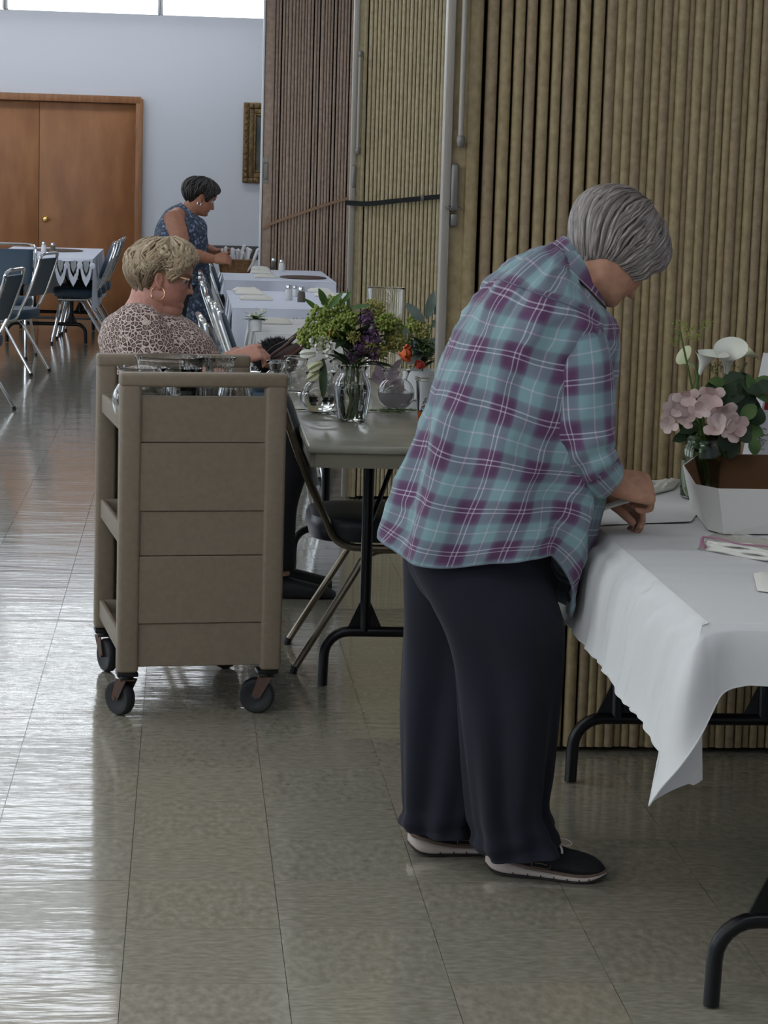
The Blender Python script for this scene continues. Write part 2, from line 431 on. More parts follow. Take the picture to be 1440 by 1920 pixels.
def lead_panel(t, w_post, w_panel, m, zb=.012):
    mb = MB(); mb.rbox((w_post/2, .004, (PZ+zb)/2), (w_post, .05, PZ-zb), .004); mb.build('lead_post', 'steel', t)
    mb = MB(); n = 8; r = .018; x0, x1 = w_post+.001, w_post+w_panel
    step = x0+(x1-x0)*.48
    ring = [(x0, .0), (step, 0.0), (step+.004, -.008), (x1-r, -.010)]
    ring += [(x1-r+r*math.sin(q), r-.010-r*math.cos(q)) for q in [PI/2*k/6 for k in range(1, 7)]]+[(x1, .12), (x0, .12)]
    mb.rings([[(x, y, z) for x, y in ring] for z in (zb, PZ)]); mb.build('lead_panel', m, t)
def pull_bar(t, x, z0_, z1_, r=.0075):
    mb = MB(); mb.cyl((x, -.030, z0_+.012), (x, -.030, z1_-.01), r, 14); mb.build('pull_bar', 'steel', t)
    mb = MB()
    for z, s_ in ((z0_, 1), (z1_, -1)):
        mb.lathe([(.0, -.012), (r*1.1, -.010), (r*1.5, 0), (r*1.5, .012), (r*1.1, .018)], (x, -.030, z), 14); mb.cyl((x, -.03, z), (x, .002, z), r*.9, 10)
    mb.build('bar_end', 'steel_dark', t)
def handle(t, x, z0_, z1_, chain=False):
    h = z1_-z0_
    mb = MB(); mb.rbox((x, -.012, (z0_+z1_)/2+h*.12), (.020, .028, h*.76), .007, 3); hd = mb.build('latch_handle', 'steel_dark', t)
    mb = MB(); mb.rbox((x+.001, -.008, z0_+h*.1), (.018, .02, h*.2), .004); mb.rbox((x-.013, -.004, z0_+h*.45), (.008, .008, h*.7), .003); mb.build('catch', 'steel_dark', hd)
    if chain:
        mb = MB(); q = [(x-.018, -.012, z0_+h*.30)]
        for k in range(9):
            z = z0_+h*.30-k*.0085; c = Vector((x-.020+.004*math.sin(k*1.9), -.014, z))
            pts = [c+Vector((.0035*math.cos(a)*(1 if k % 2 else .35), .0035*math.cos(a)*(.35 if k % 2 else 1), .006*math.sin(a))) for a in [2*PI*i/8 for i in range(9)]]
            mb.tube(pts, .0011, 5)
        for k in range(6):
            c = Vector((x-.016+.006*k, -.022-.004*math.sin(k), z0_+h*.29+.003*math.sin(k*2.)))
            pts = [c+Vector((.006*math.sin(a), .002*math.cos(a), .0035*math.cos(a))) for a in [2*PI*i/8 for i in range(9)]]
            mb.tube(pts, .0011, 5)
        mb.build('chain', 'steel_dark', hd)
# near partition
Y3 = 1.70
ribpx = [(914, 934), (940, 960), (966, 983), (988, 1005.5), (1012.6, 1032), (1038, 1054), (1059, 1079), (1086.6, 1105.6), (1112, 1132.5), (1137.8, 1155.5), (1156.7, 1172), (1173, 1190), (1191, 1209), (1210, 1224), (1226, 1241), (1242, 1258), (1259, 1271), (1272, 1290), (1291, 1302), (1303, 1319), (1320, 1335.5), (1336.7, 1349), (1350, 1363), (1365.5, 1379), (1380, 1395.5), (1397, 1409), (1411, 1426.7), (1429, 1445)]
ribs = []
for a, b_ in ribpx:
    xa, xb = at(a-1, 100, Y3).x, at(b_+1, 100, Y3).x
    ribs.append((xa, xb, .0 if (b_-a) > 15 else .008))
X3 = at(836, 100, Y3).x
p3 = partition('tan accordion folding partition nearest the camera behind the plaid-shirt woman', X3, Y3, ribs, 'vinyl_tan', 'vinyl_tan_dark', 'folding partitions')
x_p = at(906, 100, Y3).x-X3; x_s = at(852, 100, Y3).x-X3
lead_panel(p3, x_s, x_p-x_s, 'vinyl_tan')
zb3 = at(860, 268, Y3).z
pull_bar(p3, at(865, 150, Y3).x-X3, zb3, zb3+.47)
handle(p3, at(851, 340, Y3).x-X3, at(848, 424, Y3).z, at(851, 306, Y3).z, True)
# middle partition
Y2 = 6.3
X2 = at(658, 260, Y2).x
ribs = []; x = at(687, 260, Y2).x; k = 0; rr = random.Random(2)
while len(ribs) < 34:
    w_ = rr.uniform(.0165, .0195); ribs.append((x, x+w_-.0022, .004*(k % 2))); x += w_; k += 1
p2 = partition('olive-tan accordion folding partition bound by a black strap', X2, Y2, ribs, 'vinyl_olive', 'vinyl_olive', 'folding partitions')
xs = at(668, 260, Y2).x-X2
lead_panel(p2, xs, at(685, 260, Y2).x-X2-xs, 'vinyl_olive')
pull_bar(p2, at(672, 200, Y2).x-X2, at(665, 284, Y2).z, at(672, 103, Y2).z)
handle(p2, at(663, 335, Y2).x-X2, at(660, 366, Y2).z, at(664, 309, Y2).z)
mb = MB(); sp = []
for x, y in ((650, 380), (690, 382), (740, 377), (790, 372), (830, 368), (870, 364)): sp.append(at(x, y, Y2-.03)-Vector((X2, Y2, 0)))
sp = crom(sp, 6); mb.rings([[p+Vector((0, 0, -.011)), p+Vector((0, -.004, -.011)), p+Vector((0, -.004, .011)), p+Vector((0, 0, .011))] for p in sp]); mb.build('strap', 'black_strap', p2)
mb = MB(); mb.rbox(at(792, 371, Y2-.036)-Vector((X2, Y2, 0)), (.014, .008, .028), .003); mb.build('strap_buckle', 'steel_dark', p2)
# far partition
Y1 = 13.9
X1 = at(490, 250, Y1).x
ribs = []; x = at(513, 250, Y1).x; k = 0; rr = random.Random(12)
while len(ribs) < 34:
    w_ = rr.uniform(.022, .031); g = .003 if rr.random() > .25 else .009
    ribs.append((x, x+w_-g, .006*(k % 2))); x += w_; k += 1
p1 = partition('brown accordion folding partition furthest back with a slack tan strap', X1, Y1, ribs, 'vinyl_brown', 'vinyl_brown', 'folding partitions')
xs = .014; mb = MB(); mb.rbox((xs/2, .04, PZ/2), (xs, .14, PZ-.02), .003); mb.build('lead_post', 'lamp_metal', p1)
mb = MB(); wpn = at(512, 250, Y1).x-X1; mb.rbox(((xs+wpn)/2+.001, .05, PZ/2), (wpn-xs, .13, PZ-.02), .01); mb.build('lead_panel', 'vinyl_brown', p1)
za, zb_ = at(498, 295, Y1).z, at(498, 345, Y1).z
mb = MB(); mb.rbox((.033, -.018, (za+zb_)/2), (.056, .006, za-zb_), .003); hp = mb.build('handle_plate', 'steel', p1)
mb = MB()
for q in (-.012, .018): mb.rbox((.033+q, -.023, (za+zb_)/2), (.008, .01, (za-zb_)*.62), .003)
for q in (-1, 1): mb.rbox((.036, -.023, (za+zb_)/2+q*(za-zb_)*.3), (.034, .01, .012), .003)
mb.build('recessed_grip', 'steel_dark', hp)
mb = MB()
for y in (65, 182, 410):
    for dx in (495, 502):
        p = at(dx, y, Y1-.015)-Vector((X1, Y1, 0)); mb.ball(p, .006, 8, 5)
mb.build('screw_head', 'brass', p1)
mb = MB(); sp = crom([at(x, y, Y1-.03)-Vector((X1, Y1, 0)) for x, y in ((492, 430), (512, 418), (560, 401), (620, 381), (660, 370))], 6)
mb.rings([[p+Vector((0, 0, -.012)), p+Vector((0, -.004, -.012)), p+Vector((0, -.004, .012)), p+Vector((0, 0, .012))] for p in sp]); mb.build('strap', 'tan_strap', p1)
# ================================================================== utility cart
def cart():
    t = thing('utility_cart', 'beige three-shelf plastic utility cart on black casters', 'cart', (-.070, 2.02, 0), math.radians(8.0))
    W, D, ZT, ZB = .452, .655, .946, .128
    m = 'cart_plastic'
    for e, y0 in enumerate((0, D-.05)):
        end = MB()
        o = MB()
        for x in (.029, W-.029): o.rbox((x, y0+.025, (ZT-.03+ZB)/2), (.058, .05, ZT-.03-ZB), .010, 3)
        o.rbox((W/2, y0+.025, ZT-.019), (W+.002, .054, .038), .009, 3)
        eo = o.build('end_frame', m, t)
        zs = [.143, .263, .449, .572, .758, .884]; f = 1 if e == 0 else -1
        for k in range(5):
            pb = MB(); off = (.016, .011, .016, .011, .016)[k] if e == 0 else (.034, .039, .034, .039, .034)[k]
            pb.rbox((W/2, y0+.025+(off-.025)*1.0*(1)+.006, (zs[k]+zs[k+1])/2), (W-.10, .022, zs[k+1]-zs[k]-.0012), .002, 1); pb.build('end_panel', m, eo)
    for z in (.786, .474, .172):
        o = MB(); h = .056
        o.box((W/2, D/2, z), (W-.03, D-.08, .012))
        for x in (.020, W-.020): o.rbox((x, D/2, z+h/2-.006-.005), (.014, D-.08, h), .004, 2)
        for y in (.05, D-.05): o.rbox((W/2, y, z+h/2-.011), (W-.05, .012, h), .004, 2)
        o.build('shelf', m, t)
    for (x, y, a) in ((.030, .035, -.95), (W-.035, .035, -.35), (.030, D-.03, -1.25+PI), (W-.035, D-.03, .6)):
        c = MB(); c.rbox((x, y, ZB-.006), (.058, .058, .012), .003); c.cyl((x, y, ZB-.01), (x, y, ZB-.025), .018, 16)
        co = c.build('caster', 'black_metal', t)
        d = Vector((math.cos(a), math.sin(a), 0)); s_ = Vector((-d.y, d.x, 0)); wc = Vector((x, y, .0505))-d*.026
        fk = MB()
        for q in (-1, 1):
            p0 = Vector((x, y, ZB-.022))+s_*q*.0205; p1 = wc+s_*q*.0205
            fk.rings([[p0+d*.020-s_*.0016, p0+d*.020+s_*.0016, p0-d*.020+s_*.0016, p0-d*.020-s_*.0016], [p1+d*.011+Vector((0, 0, -.006))-s_*.0016, p1+d*.011+Vector((0, 0, -.006))+s_*.0016, p1-d*.011+s_*.0016, p1-d*.011-s_*.0016]])
        fk.rbox(Vector((x, y, ZB-.023)), (.042, .042, .004), .001, 1); fk.cyl(wc-s_*.024, wc+s_*.024, .006, 10)
        fk.build('fork', 'rust', co)
        wh = MB(); M = Matrix((d, Vector((0, 0, 1)), s_)).transposed()
        wh.lathe([(.012, -.014), (.030, -.014), (.034, -.016), (.045, -.015), (.0495, -.009), (.0505, 0), (.0495, .009), (.045, .015), (.034, .016), (.030, .014), (.012, .014)], wc, 36, axis=M)
        wh.build('wheel', 'rubber', co)
    return t
cart()

# ================================================================== folding tables
def folding_table(label, x0, x1, y0, y1, legs, top='grey_laminate', ztop=.74, group=None, inset=.075):
    cx, cy = (x0+x1)/2, (y0+y1)/2
    t = thing('folding_table', label, 'table', (cx, cy, 0), 0, group)
    a, b_ = (x1-x0)/2, (y1-y0)/2
    o = MB(); o.rbox((0, 0, ztop-.011), (2*a, 2*b_, .022), .008, 3); o.build('table_top', top, t)
    o = MB()
    for s_ in (-1, 1):
        o.box((s_*(a-.022), 0, ztop-.042), (.02, 2*b_-.05, .04)); o.box((0, s_*(b_-.022), ztop-.042), (2*a-.05, .02, .04))
    o.build('apron', 'table_edge', t)
    for ly in legs:
        y = ly-cy; L = a-inset; zc = .165; r = .0155
        o = MB(); pts = [(-L, y, .004)]+[(-L+.002, y, .09)]
        for k in range(7):
            q = PI/2*k/6; pts.append((-L+.075-.073*math.cos(q), y, zc-.075+.075*math.sin(q)))
        pts2 = [(-p[0], p[1], p[2]) for p in pts[::-1]]
        o.tube(pts+pts2, r, 12); o.build('foot_bar', 'black_metal', t)
        for s_ in (-1, 1):
            o = MB(); px_ = s_*(a-.195); o.cyl((px_, y, zc), (px_, y, ztop-.03), .0165, 12)
            o.prism([(px_-.052, zc+.008), (px_+.052, zc+.008), (px_+.017, zc+.085), (px_-.017, zc+.085)], -.004, .004, Matrix.Translation((0, y, 0)) @ Matrix.Rotation(PI/2, 4, 'X'))
            o.build('leg_post', 'black_metal', t)
        s2 = 1 if y < 0 else -1
        o = MB(); o.tube([(-a+.195, y, .46), (-.05, y+s2*.36, ztop-.03)], .008, 8); o.tube([(a-.195, y, .46), (.05, y+s2*.36, ztop-.03)], .008, 8); o.build('brace', 'black_metal', t)
    return t
folding_table('grey laminate folding table holding the flower vases, no cloth', .440, 1.20, 2.19, 4.63, (2.45, 4.38))
folding_table('black-legged folding table under the white cloth nearest the camera', .99, 1.752, -.268, 1.56, (-.125, 1.41), inset=.085)
TB = {}
folding_table('black-legged folding table under the fringed cloth just behind the black fuzzy bag', .43, 1.19, 6.45, 7.58, (6.62, 7.42), group='dining tables')
folding_table('black-legged folding table under the second white cloth from the back', .36, 1.12, 8.42, 10.25, (8.6, 10.05), group='dining tables')
folding_table('black-legged folding table under the white cloth furthest back by the brown partition', .37, 1.13, 11.6, 13.4, (11.8, 13.2), group='dining tables')
folding_table('black-legged folding table under the lace cloth in front of the double door', -1.47, -.66, 14.55, 17.0, (15.25, 16.85), group='dining tables')

# ------------------------------------------------------------------ white cloth on the near table
def near_cloth():
    x0, x1, y0, y1, z = .983, 1.760, -.276, 1.567, .7435
    t = tag(MB().build('tablecloth', 'white_cloth') if False else None or thing('tablecloth', 'plain white tablecloth with a drooping corner on the nearest table', 'tablecloth', (.99, -.27, .742)), None)
    rr = random.Random(4)
    o = MB(); nx, ny = 30, 72; g = []
    for i in range(nx+1):
        row = []
        for j in range(ny+1):
            x = lerp(x0, x1, i/nx); y = lerp(y0, y1, j/ny)
            w_ = .0034*noise.noise(Vector((x*2.5, y*16, 1)))+.0022*noise.noise(Vector((x*4, y*34, 4)))
            e = min((x-x0), (x1-x), (y-y0), (y1-y))
            row.append((x, y, z+max(w_, -.0012)*min(1, e/.03)+.0008))
        g.append(row)
    for r_ in g:
        for q_ in range(len(r_)): r_[q_] = (max(x0+.014, r_[q_][0]), max(y0+.014, r_[q_][1]), r_[q_][2])
    o.grid(g); o.build('top_sheet', 'white_cloth', t, world=True, sharp=179)
    # hanging skirt: columns (edge point -> hem point), from the far left along the left side, the corner, the near end
    cols = []
    hemL = [(1045, 1146, .925), (1090, 1205, .930), (1140, 1266, .928), (1166, 1312, .932), (1204, 1352, .930), (1218, 1382, .926), (1237, 1409, .922)]
    hp = []
    for (x, y, X) in hemL:
        d = ray(x, y); hp.append(CAM+d*((X-CAM.x)/d.x))
    far = Vector((.935, 1.50, .53)); hp = [far, lerp(far, hp[0], .5)]+hp
    hp = crom(hp, 12)
    for k, h in enumerate(hp):
        yy = max(y0, min(y1, h.y)) if k < len(hp)-1 else y0
        u = k/(len(hp)-1); yy = min(y1, lerp(max(y0+.0, h.y+.02), y0, u**4)); cols.append((Vector((x0, yy, z)), h, 1.))
    cor = Vector((x0, y0, z))
    ear = [at(1217, 1511, -.37), at(1240, 1478, -.405), at(1275, 1437, -.415), at(1310, 1385, -.39), at(1338, 1330, -.345), at(1352, 1304, -.315), at(1372, 1291, -.30), at(1405, 1284, -.298)]
    ear = crom(ear, 6); n_e = len(ear)
    for k, h in enumerate(ear):
        u = k/(n_e-1); cols.append((cor+Vector((max(0, u-.55)/.45*.09, 0, 0)), h, .25))
    xs_ = [lerp(1.073, x1, k/26) for k in range(1, 27)]
    for k, x in enumerate(xs_):
        zz = at(1440, 1286, -.297).z+.004*math.sin(k*.7); cols.append((Vector((x, y0, z)), Vector((x+.01, y0-.022-.008*math.sin(k*.9), zz)), .35))
    for k in range(1, 30):
        y = lerp(y0, y1, k/29); cols.append((Vector((x1, y, z)), Vector((x1+.04+.01*math.sin(k), y, .52)), .6))
    o = MB(); ncol = len(cols); nv = 18; g = []
    for i, (a, h, wv) in enumerate(cols):
        col = []
        for j in range(nv+1):
            u = j/nv; p = a.lerp(h, u)
            bl = math.sin(PI*min(1, u*1.0))          # bulge: cloth rounds over the edge first
            out = Vector((h.x-a.x, h.y-a.y, 0)); 
            p += out*(.35*math.sin(PI*u)*(1-u)) ; p.z += .012*math.sin(PI*u)*(1-u)*2
            if j < 3:
                inn = Vector((1 if a.x < x0+.002 else (-1 if a.x > x1-.002 else 0), 1 if a.y < y0+.002 else 0, 0)); q_ = (PI/2)*(j/2); p = a+inn*(.0145*(1-math.sin(q_)))+Vector((0, 0, .0012-.0145*(1-math.cos(q_)))); p = p if j < 2 else p.lerp(a.lerp(h, u), .35)
            if wv > .5:
                s_ = a.y; f = .7*.010*math.sin(s_*40+.9*math.sin(s_*9))+.007*math.sin(s_*83+1.3)+.012*noise.noise(Vector((s_*22, u*1.5, 2)))
                p.x += f*smooth(.12+u*2.2)*(1-.75*u)*wv*1.25
            else:
                p.y += .006*noise.noise(Vector((p.x*14, u*2, 5)))*u
            col.append(p)
        g.append(col)
    nL = len(hp)+1
    o.grid(g[:nL]); o.grid([[q.copy() for q in c_] for c_ in g[nL-1:]])
    # inner layer of the folded corner
    top = [at(1238, 1400, -.30), at(1275, 1350, -.30), at(1316, 1290, -.26)]
    bot = [at(1221, 1506, -.365), at(1262, 1486, -.33), at(1318, 1462, -.255)]
    top = crom(top, 6); bot = crom(bot, 6)
    bot[-2].z -= .004; bot[-3].z -= .006
    o.grid([[a.lerp(b_, j/8)+Vector((0, .012*math.sin(PI*i/len(top)), 0)) for j in range(9)] for i, (a, b_) in enumerate(zip(top, bot))])
    o.build('hanging_skirt', 'white_cloth', t, world=True, sharp=179)
    # narrow stitched hem
    o = MB(); hem = [g[i][-1] for i in range(len(hp)+n_e+26)]
    o.tube(hem, .0016, 6); o.build('hem', 'white_cloth', t, world=True)
    return t
near_cloth()

# ------------------------------------------------------------------ cloths on the far tables
def far_cloth(label, x0, x1, y0, y1, drop, lace_front, m, group, lace_side=False, fringe=False, tall=.0):
    z = .7435; t = thing('tablecloth', label, 'tablecloth', (x0, y0, .742), 0, group)
    o = MB(); e = .006; x0 -= e; x1 += e; y0 -= e; y1 += e
    o.grid([[(lerp(x0, x1, i/10), lerp(y0, y1, j/20), z+.0008*noise.noise(Vector((i*.9, j*.9, 1)))+.0008) for j in range(21)] for i in range(11)])
    o.build('top_sheet', m, t, world=True, sharp=179)
    o = MB()
    per = [(lerp(x0, x1, k/40), y0, 0, -1) for k in range(41)]+[(x1, lerp(y0, y1, k/60), 1, 0) for k in range(61)]+[(lerp(x1, x0, k/40), y1, 0, 1) for k in range(41)]+[(x0, lerp(y1, y0, k/60), -1, 0) for k in range(61)]
    def skirt(P_, dr):
        g = []
        for k, (x, y, nx_, ny_) in enumerate(P_):
            s_ = x*9+y*9; w_ = .012*math.sin(s_*2.1)+.008*math.sin(s_*4.7+1)
            col = []
            for j in range(9):
                u = j/8; col.append((x+nx_*(.012*math.sin(PI*u*.5)+w_*u), y+ny_*(.012*math.sin(PI*u*.5)+w_*u), z-dr*u))
            g.append(col)
        o.grid(g)
    skirt(per[:41], drop if not lace_front else .02); skirt(per[41:102], drop); skirt(per[102:143], drop); skirt(per[143:], drop)
    o.build('hanging_skirt', m, t, world=True, sharp=179)
    if lace_front:
        n = lace_front; w_ = (x1-x0)/n
        for k in range(n):
            cx = x0+(k+.5)*w_; yv = y0-.016; H = .20; top = z-.012
            o = MB(); outl = []; inl = []
            for i in range(17):
                q = i/16; xx = (q-.5)*2
                dp = .55*(1-abs(xx)**5)+.45*(1-abs(xx)); outl.append((cx+xx*w_*.5, yv, top-H*dp-.012)); inl.append((cx+xx*w_*.34, yv, top-(H-.065)*dp))
            o.grid([outl, inl]); o.grid([[(cx-w_*.5, yv, top), (cx-w_*.36, yv, top)], [outl[0], inl[0]]]); o.grid([[(cx+w_*.36, yv, top), (cx+w_*.5, yv, top)], [inl[-1], outl[-1]]])
            o.ball((cx+w_*.5, yv-.002, top-.042), .026, 8, 5, sc=(1, .15, 1))
            so = o.build('lace_scallop', m, t, world=True, sharp=179)
            o = MB(); inn = [(cx+(p[0]-cx)*.72, yv+.002, top-(top-p[2])*.76) for p in inl]
            o.add(inn+[(cx, yv+.002, top)], [list(range(len(inn)))+[len(inn)]]); o.build('lace_centre', 'lace_grey', so, world=True, flat=True)
    if fringe:
        o = MB(); rr = random.Random(8)
        for k in range(150):
            x = lerp(x0, x1, (k+.5)/150); o.tube([(x, y0-.014, z-.012-fringe*.5), (x+rr.uniform(-.004, .004), y0-.02, z-fringe)], [.0022, .001], 4)
        for k in range(120):
            y = lerp(y0, y1, (k+.5)/120); o.tube([(x0-.014, y, z-.012-fringe*.5), (x0-.02, y+rr.uniform(-.004, .004), z-fringe)], [.0022, .001], 4)
        f_ = o.build('fringe', m, t, world=True); f_['kind'] = 'stuff'
    return t
far_cloth('white fringed tablecloth just behind the black fuzzy bag', .43, 1.19, 6.45, 7.58, .16, 0, 'white_cloth', 'dining tablecloths', fringe=.19)
c2 = far_cloth('long white tablecloth with grey leaf motifs, second from the back', .36, 1.12, 8.42, 10.25, .25, 0, 'lace', 'dining tablecloths')
o = MB()
for cx in (.545+.12*k for k in range(4)):
    for s_ in (1, .6):
        pts = [(cx+(i/8-1)*.045*s_, 8.385, .70-.09*s_*(i/8)**.8+.0) for i in range(9)]+[(cx+(i/8)*.045*s_, 8.385, .70-.09*s_*(1-i/8)**.8) for i in range(9)]
        o.tube(pts, .004, 5)
o.build('leaf_motif', 'lace_grey', c2, world=True)
c1 = far_cloth('white lace-edged tablecloth furthest back in front of the brown partition', .37, 1.13, 11.6, 13.4, .10, 0, 'lace', 'dining tablecloths', fringe=.11)
far_cloth('white lace tablecloth with scalloped edge in front of the double door', -1.47, -.66, 14.55, 17.0, .42, 8, 'lace', 'dining tablecloths')

# ================================================================== chairs
def make_chair(vin, tube, label, group, cat='chair'):
    t = thing('dining_chair', label, cat, (0, 0, 0), 0, group)
    s = MB(); n = 20; rs = []
    for zz, sc in ((.395, .90), (.40, .97), (.425, 1.), (.45, 1.), (.466, .96), (.472, .84), (.474, .5)):
        ring = []
        for k in range(40):
            a = 2*PI*k/40; c_, s_ = math.cos(a), math.sin(a)
            ring.append((.01+.205*sc*math.copysign(abs(c_)**.5, c_), .205*sc*math.copysign(abs(s_)**.5, s_), zz))
        rs.append(ring)
    s.rings(rs); s.build('seat', vin, t)
    b = MB(); g = []
    for i in range(9):
        z = lerp(.56, .83, i/8); xb = -.165-(z-.47)*.36
        row = []
        ring = []
        for k in range(24):
            a = 2*PI*k/24; c_, s_ = math.cos(a), math.sin(a)
            e = 1 if 0 < i < 8 else .7
            ring.append((xb+.017*e*math.copysign(abs(c_)**.6, c_)+.018*(1-abs(s_)**2), .178*(1 if 0 < i < 8 else .97)*math.copysign(abs(s_)**.4, s_), z))
        g.append(ring)
    b.rings(g); b.build('backrest', vin, t)
    f = MB(); y = .196
    side = [(-.165-(.80-.47)*.36, .80), (-.165-(.6-.47)*.36, .60), (-.150, .47), (-.125, .415), (-.085, .388), (-.02, .382), (.15, .382), (.18, .385)]
    L = crom([(x, -y, z) for x, z in side], 4); Rr = crom([(x, y, z) for x, z in side], 4)
    xt = -.165-(.86-.47)*.36
    top = crom([(L[0].x, -y, .80), (xt+.012, -y+.008, .845), (xt, -y+.05, .865), (xt, 0, .868), (xt, y-.05, .865), (xt+.012, y-.008, .845), (L[0].x, y, .80)], 5)
    f.tube(L[::-1]+top[1:-1]+Rr, .0115, 10); f.tube([(.16, -y, .382), (.16, y, .382)], .009, 8); f.tube([(-.08, -y, .384), (-.08, y, .384)], .009, 8)
    f.build('back_frame', tube, t)
    for s_ in (-1, 1):
        q = MB(); q.tube(crom([(.06, s_*(y-.012), .375), (.005, s_*(y-.010), .371), (-.035, s_*(y-.006), .345), (-.07, s_*(y-.002), .285), (-.235, s_*(y+.012), .012)], 6), .0108, 10); lg = q.build('leg', tube, t)
        q = MB(); q.cyl((-.2385, s_*(y+.0125), .0), (-.232, s_*(y+.012), .022), .0125, 10); q.build('foot_cap', 'rubber', lg)
        q = MB(); q.tube(crom([(.05, s_*(y-.012), .375), (.12, s_*(y-.010), .371), (.15, s_*(y-.006), .345), (.165, s_*(y-.002), .285), (.225, s_*(y+.012), .012)], 6), .0108, 10); lg = q.build('leg', tube, t)
        q = MB(); q.cyl((.2275, s_*(y+.0125), .0), (.222, s_*(y+.012), .022), .0125, 10); q.build('foot_cap', 'rubber', lg)
    return t
ch = make_chair('navy_vinyl', 'bronze_tube', 'navy vinyl chair with bronze tube legs pushed under the grey table', 'dark chairs at the grey table')
ch.location = (.675, 2.83, 0)
dup(ch, (.15, 4.05, 0), .0, 'navy vinyl chair the leopard-print woman sits on', 'dark chairs at the grey table')
bc = make_chair('blue_vinyl', 'chrome', 'blue vinyl chair nearest in the chrome row, behind the seated woman', 'blue chairs along the white tables')
bc.location = (.465, 5.75, 0); bc.rotation_euler = (0, 0, .05)
for (x, y, a, l) in ((.545, 6.70, .0, 'blue vinyl chair beside the fringed table, second in the chrome row'),
                     (.515, 7.22, .03, 'blue vinyl chair beside the fringed table, third in the chrome row'),
                     (.49, 8.75, .04, 'blue vinyl chair at the near end of the leaf-motif cloth'),
                     (.49, 9.35, -.03, 'blue vinyl chair in the middle of the leaf-motif cloth side'),
                     (.49, 9.95, .0, 'blue vinyl chair at the far end of the leaf-motif cloth side'),
                     (.55, 11.85, .0, 'blue vinyl chair at the near end of the furthest white table'),
                     (.55, 12.4, .05, 'blue vinyl chair in the middle of the furthest white table'),
                     (.55, 13.0, .0, 'blue vinyl chair at the far end of the furthest white table')):
    dup(bc, (x, y, 0), a, l, 'blue chairs along the white tables')
for (x, y, a, l) in ((-.80, 15.35, PI+.06, 'blue vinyl chair on the right side of the lace table, nearest the camera'),
                     (-.78, 15.95, PI, 'blue vinyl chair on the right side of the lace table, middle one'),
                     (-.76, 16.5, PI-.03, 'blue vinyl chair on the right side of the lace table, nearest the door'),
                     (-1.16, 12.42, PI-.25, 'blue vinyl chair with tilted back standing in the open floor'),
                     (-1.30, 13.75, -PI/2-.1, 'blue vinyl chair with its back to the camera before the lace table'),
                     (-1.205, 9.72, PI-.2, 'blue vinyl chair cut off by the left edge of the picture')):
    dup(bc, (x, y, 0), a, l, 'blue chairs by the lace table')
folding_table('black-legged folding table mostly outside the left edge of the picture', -2.35, -1.50, 10.3, 12.6, (10.5, 12.4), group='dining tables')
far_cloth('lace tablecloth whose corner hangs at the left edge of the picture', -2.35, -1.50, 10.3, 12.6, .42, 0, 'lace', 'dining tablecloths')
# ================================================================== people
def attr_mat(name, rough, build, sheen=0., bump=0., bscale=300):
    m = bpy.data.materials.new(name); MATS[name] = m; m.use_nodes = True
    nt = m.node_tree; b = nt.nodes['Principled BSDF']; b.inputs['Roughness'].default_value = rough; b.inputs['Sheen Weight'].default_value = sheen
    out = build(nt); nt.links.new(out, b.inputs['Base Color'])
    if bump:
        n = nt.nodes.new('ShaderNodeTexNoise'); n.inputs['Scale'].default_value = bscale; tc = nt.nodes.new('ShaderNodeTexCoord'); nt.links.new(tc.outputs['Object'], n.inputs['Vector'])
        bp = nt.nodes.new('ShaderNodeBump'); bp.inputs['Strength'].default_value = bump; bp.inputs['Distance'].default_value = .003
        nt.links.new(n.outputs['Fac'], bp.inputs['Height']); nt.links.new(bp.outputs[0], b.inputs['Normal'])
    return m
def _attr(nt, name):
    a = nt.nodes.new('ShaderNodeAttribute'); a.attribute_name = name; return a
def _ramp(nt, stops, interp='LINEAR'):
    r = nt.nodes.new('ShaderNodeValToRGB'); cr = r.color_ramp; cr.interpolation = interp
    while len(cr.elements) < len(stops): cr.elements.new(.5)
    for e, (p, c) in zip(cr.elements, stops): e.position = p; e.color = (*c, 1)
    return r
def skin_mat(name):
    def bld(nt):
        a = _attr(nt, 'tone'); n = nt.nodes.new('ShaderNodeTexNoise'); n.inputs['Scale'].default_value = 60; n.inputs['Detail'].default_value = 4
        tc = nt.nodes.new('ShaderNodeTexCoord'); nt.links.new(tc.outputs['Object'], n.inputs['Vector'])
        r = _ramp(nt, [(.3, (.82, .80, .80)), (.7, (1.08, 1.06, 1.05))]); nt.links.new(n.outputs['Fac'], r.inputs[0])
        mx = nt.nodes.new('ShaderNodeMix'); mx.data_type = 'RGBA'; mx.blend_type = 'MULTIPLY'; mx.inputs['Factor'].default_value = 1
        nt.links.new(a.outputs['Color'], mx.inputs['A']); nt.links.new(r.outputs[0], mx.inputs['B']); return mx.outputs['Result']
    m = attr_mat(name, .5, bld, bump=.12, bscale=250)
    b = m.node_tree.nodes['Principled BSDF']; b.inputs['Subsurface Weight'].default_value = .08; b.inputs['Subsurface Radius'].default_value = (.01, .004, .002); b.inputs['Subsurface Scale'].default_value = .3
    return m
skin_mat('skin')
def mixc(a, b_, t): return tuple(x+(y-x)*t for x, y in zip(a, b_))
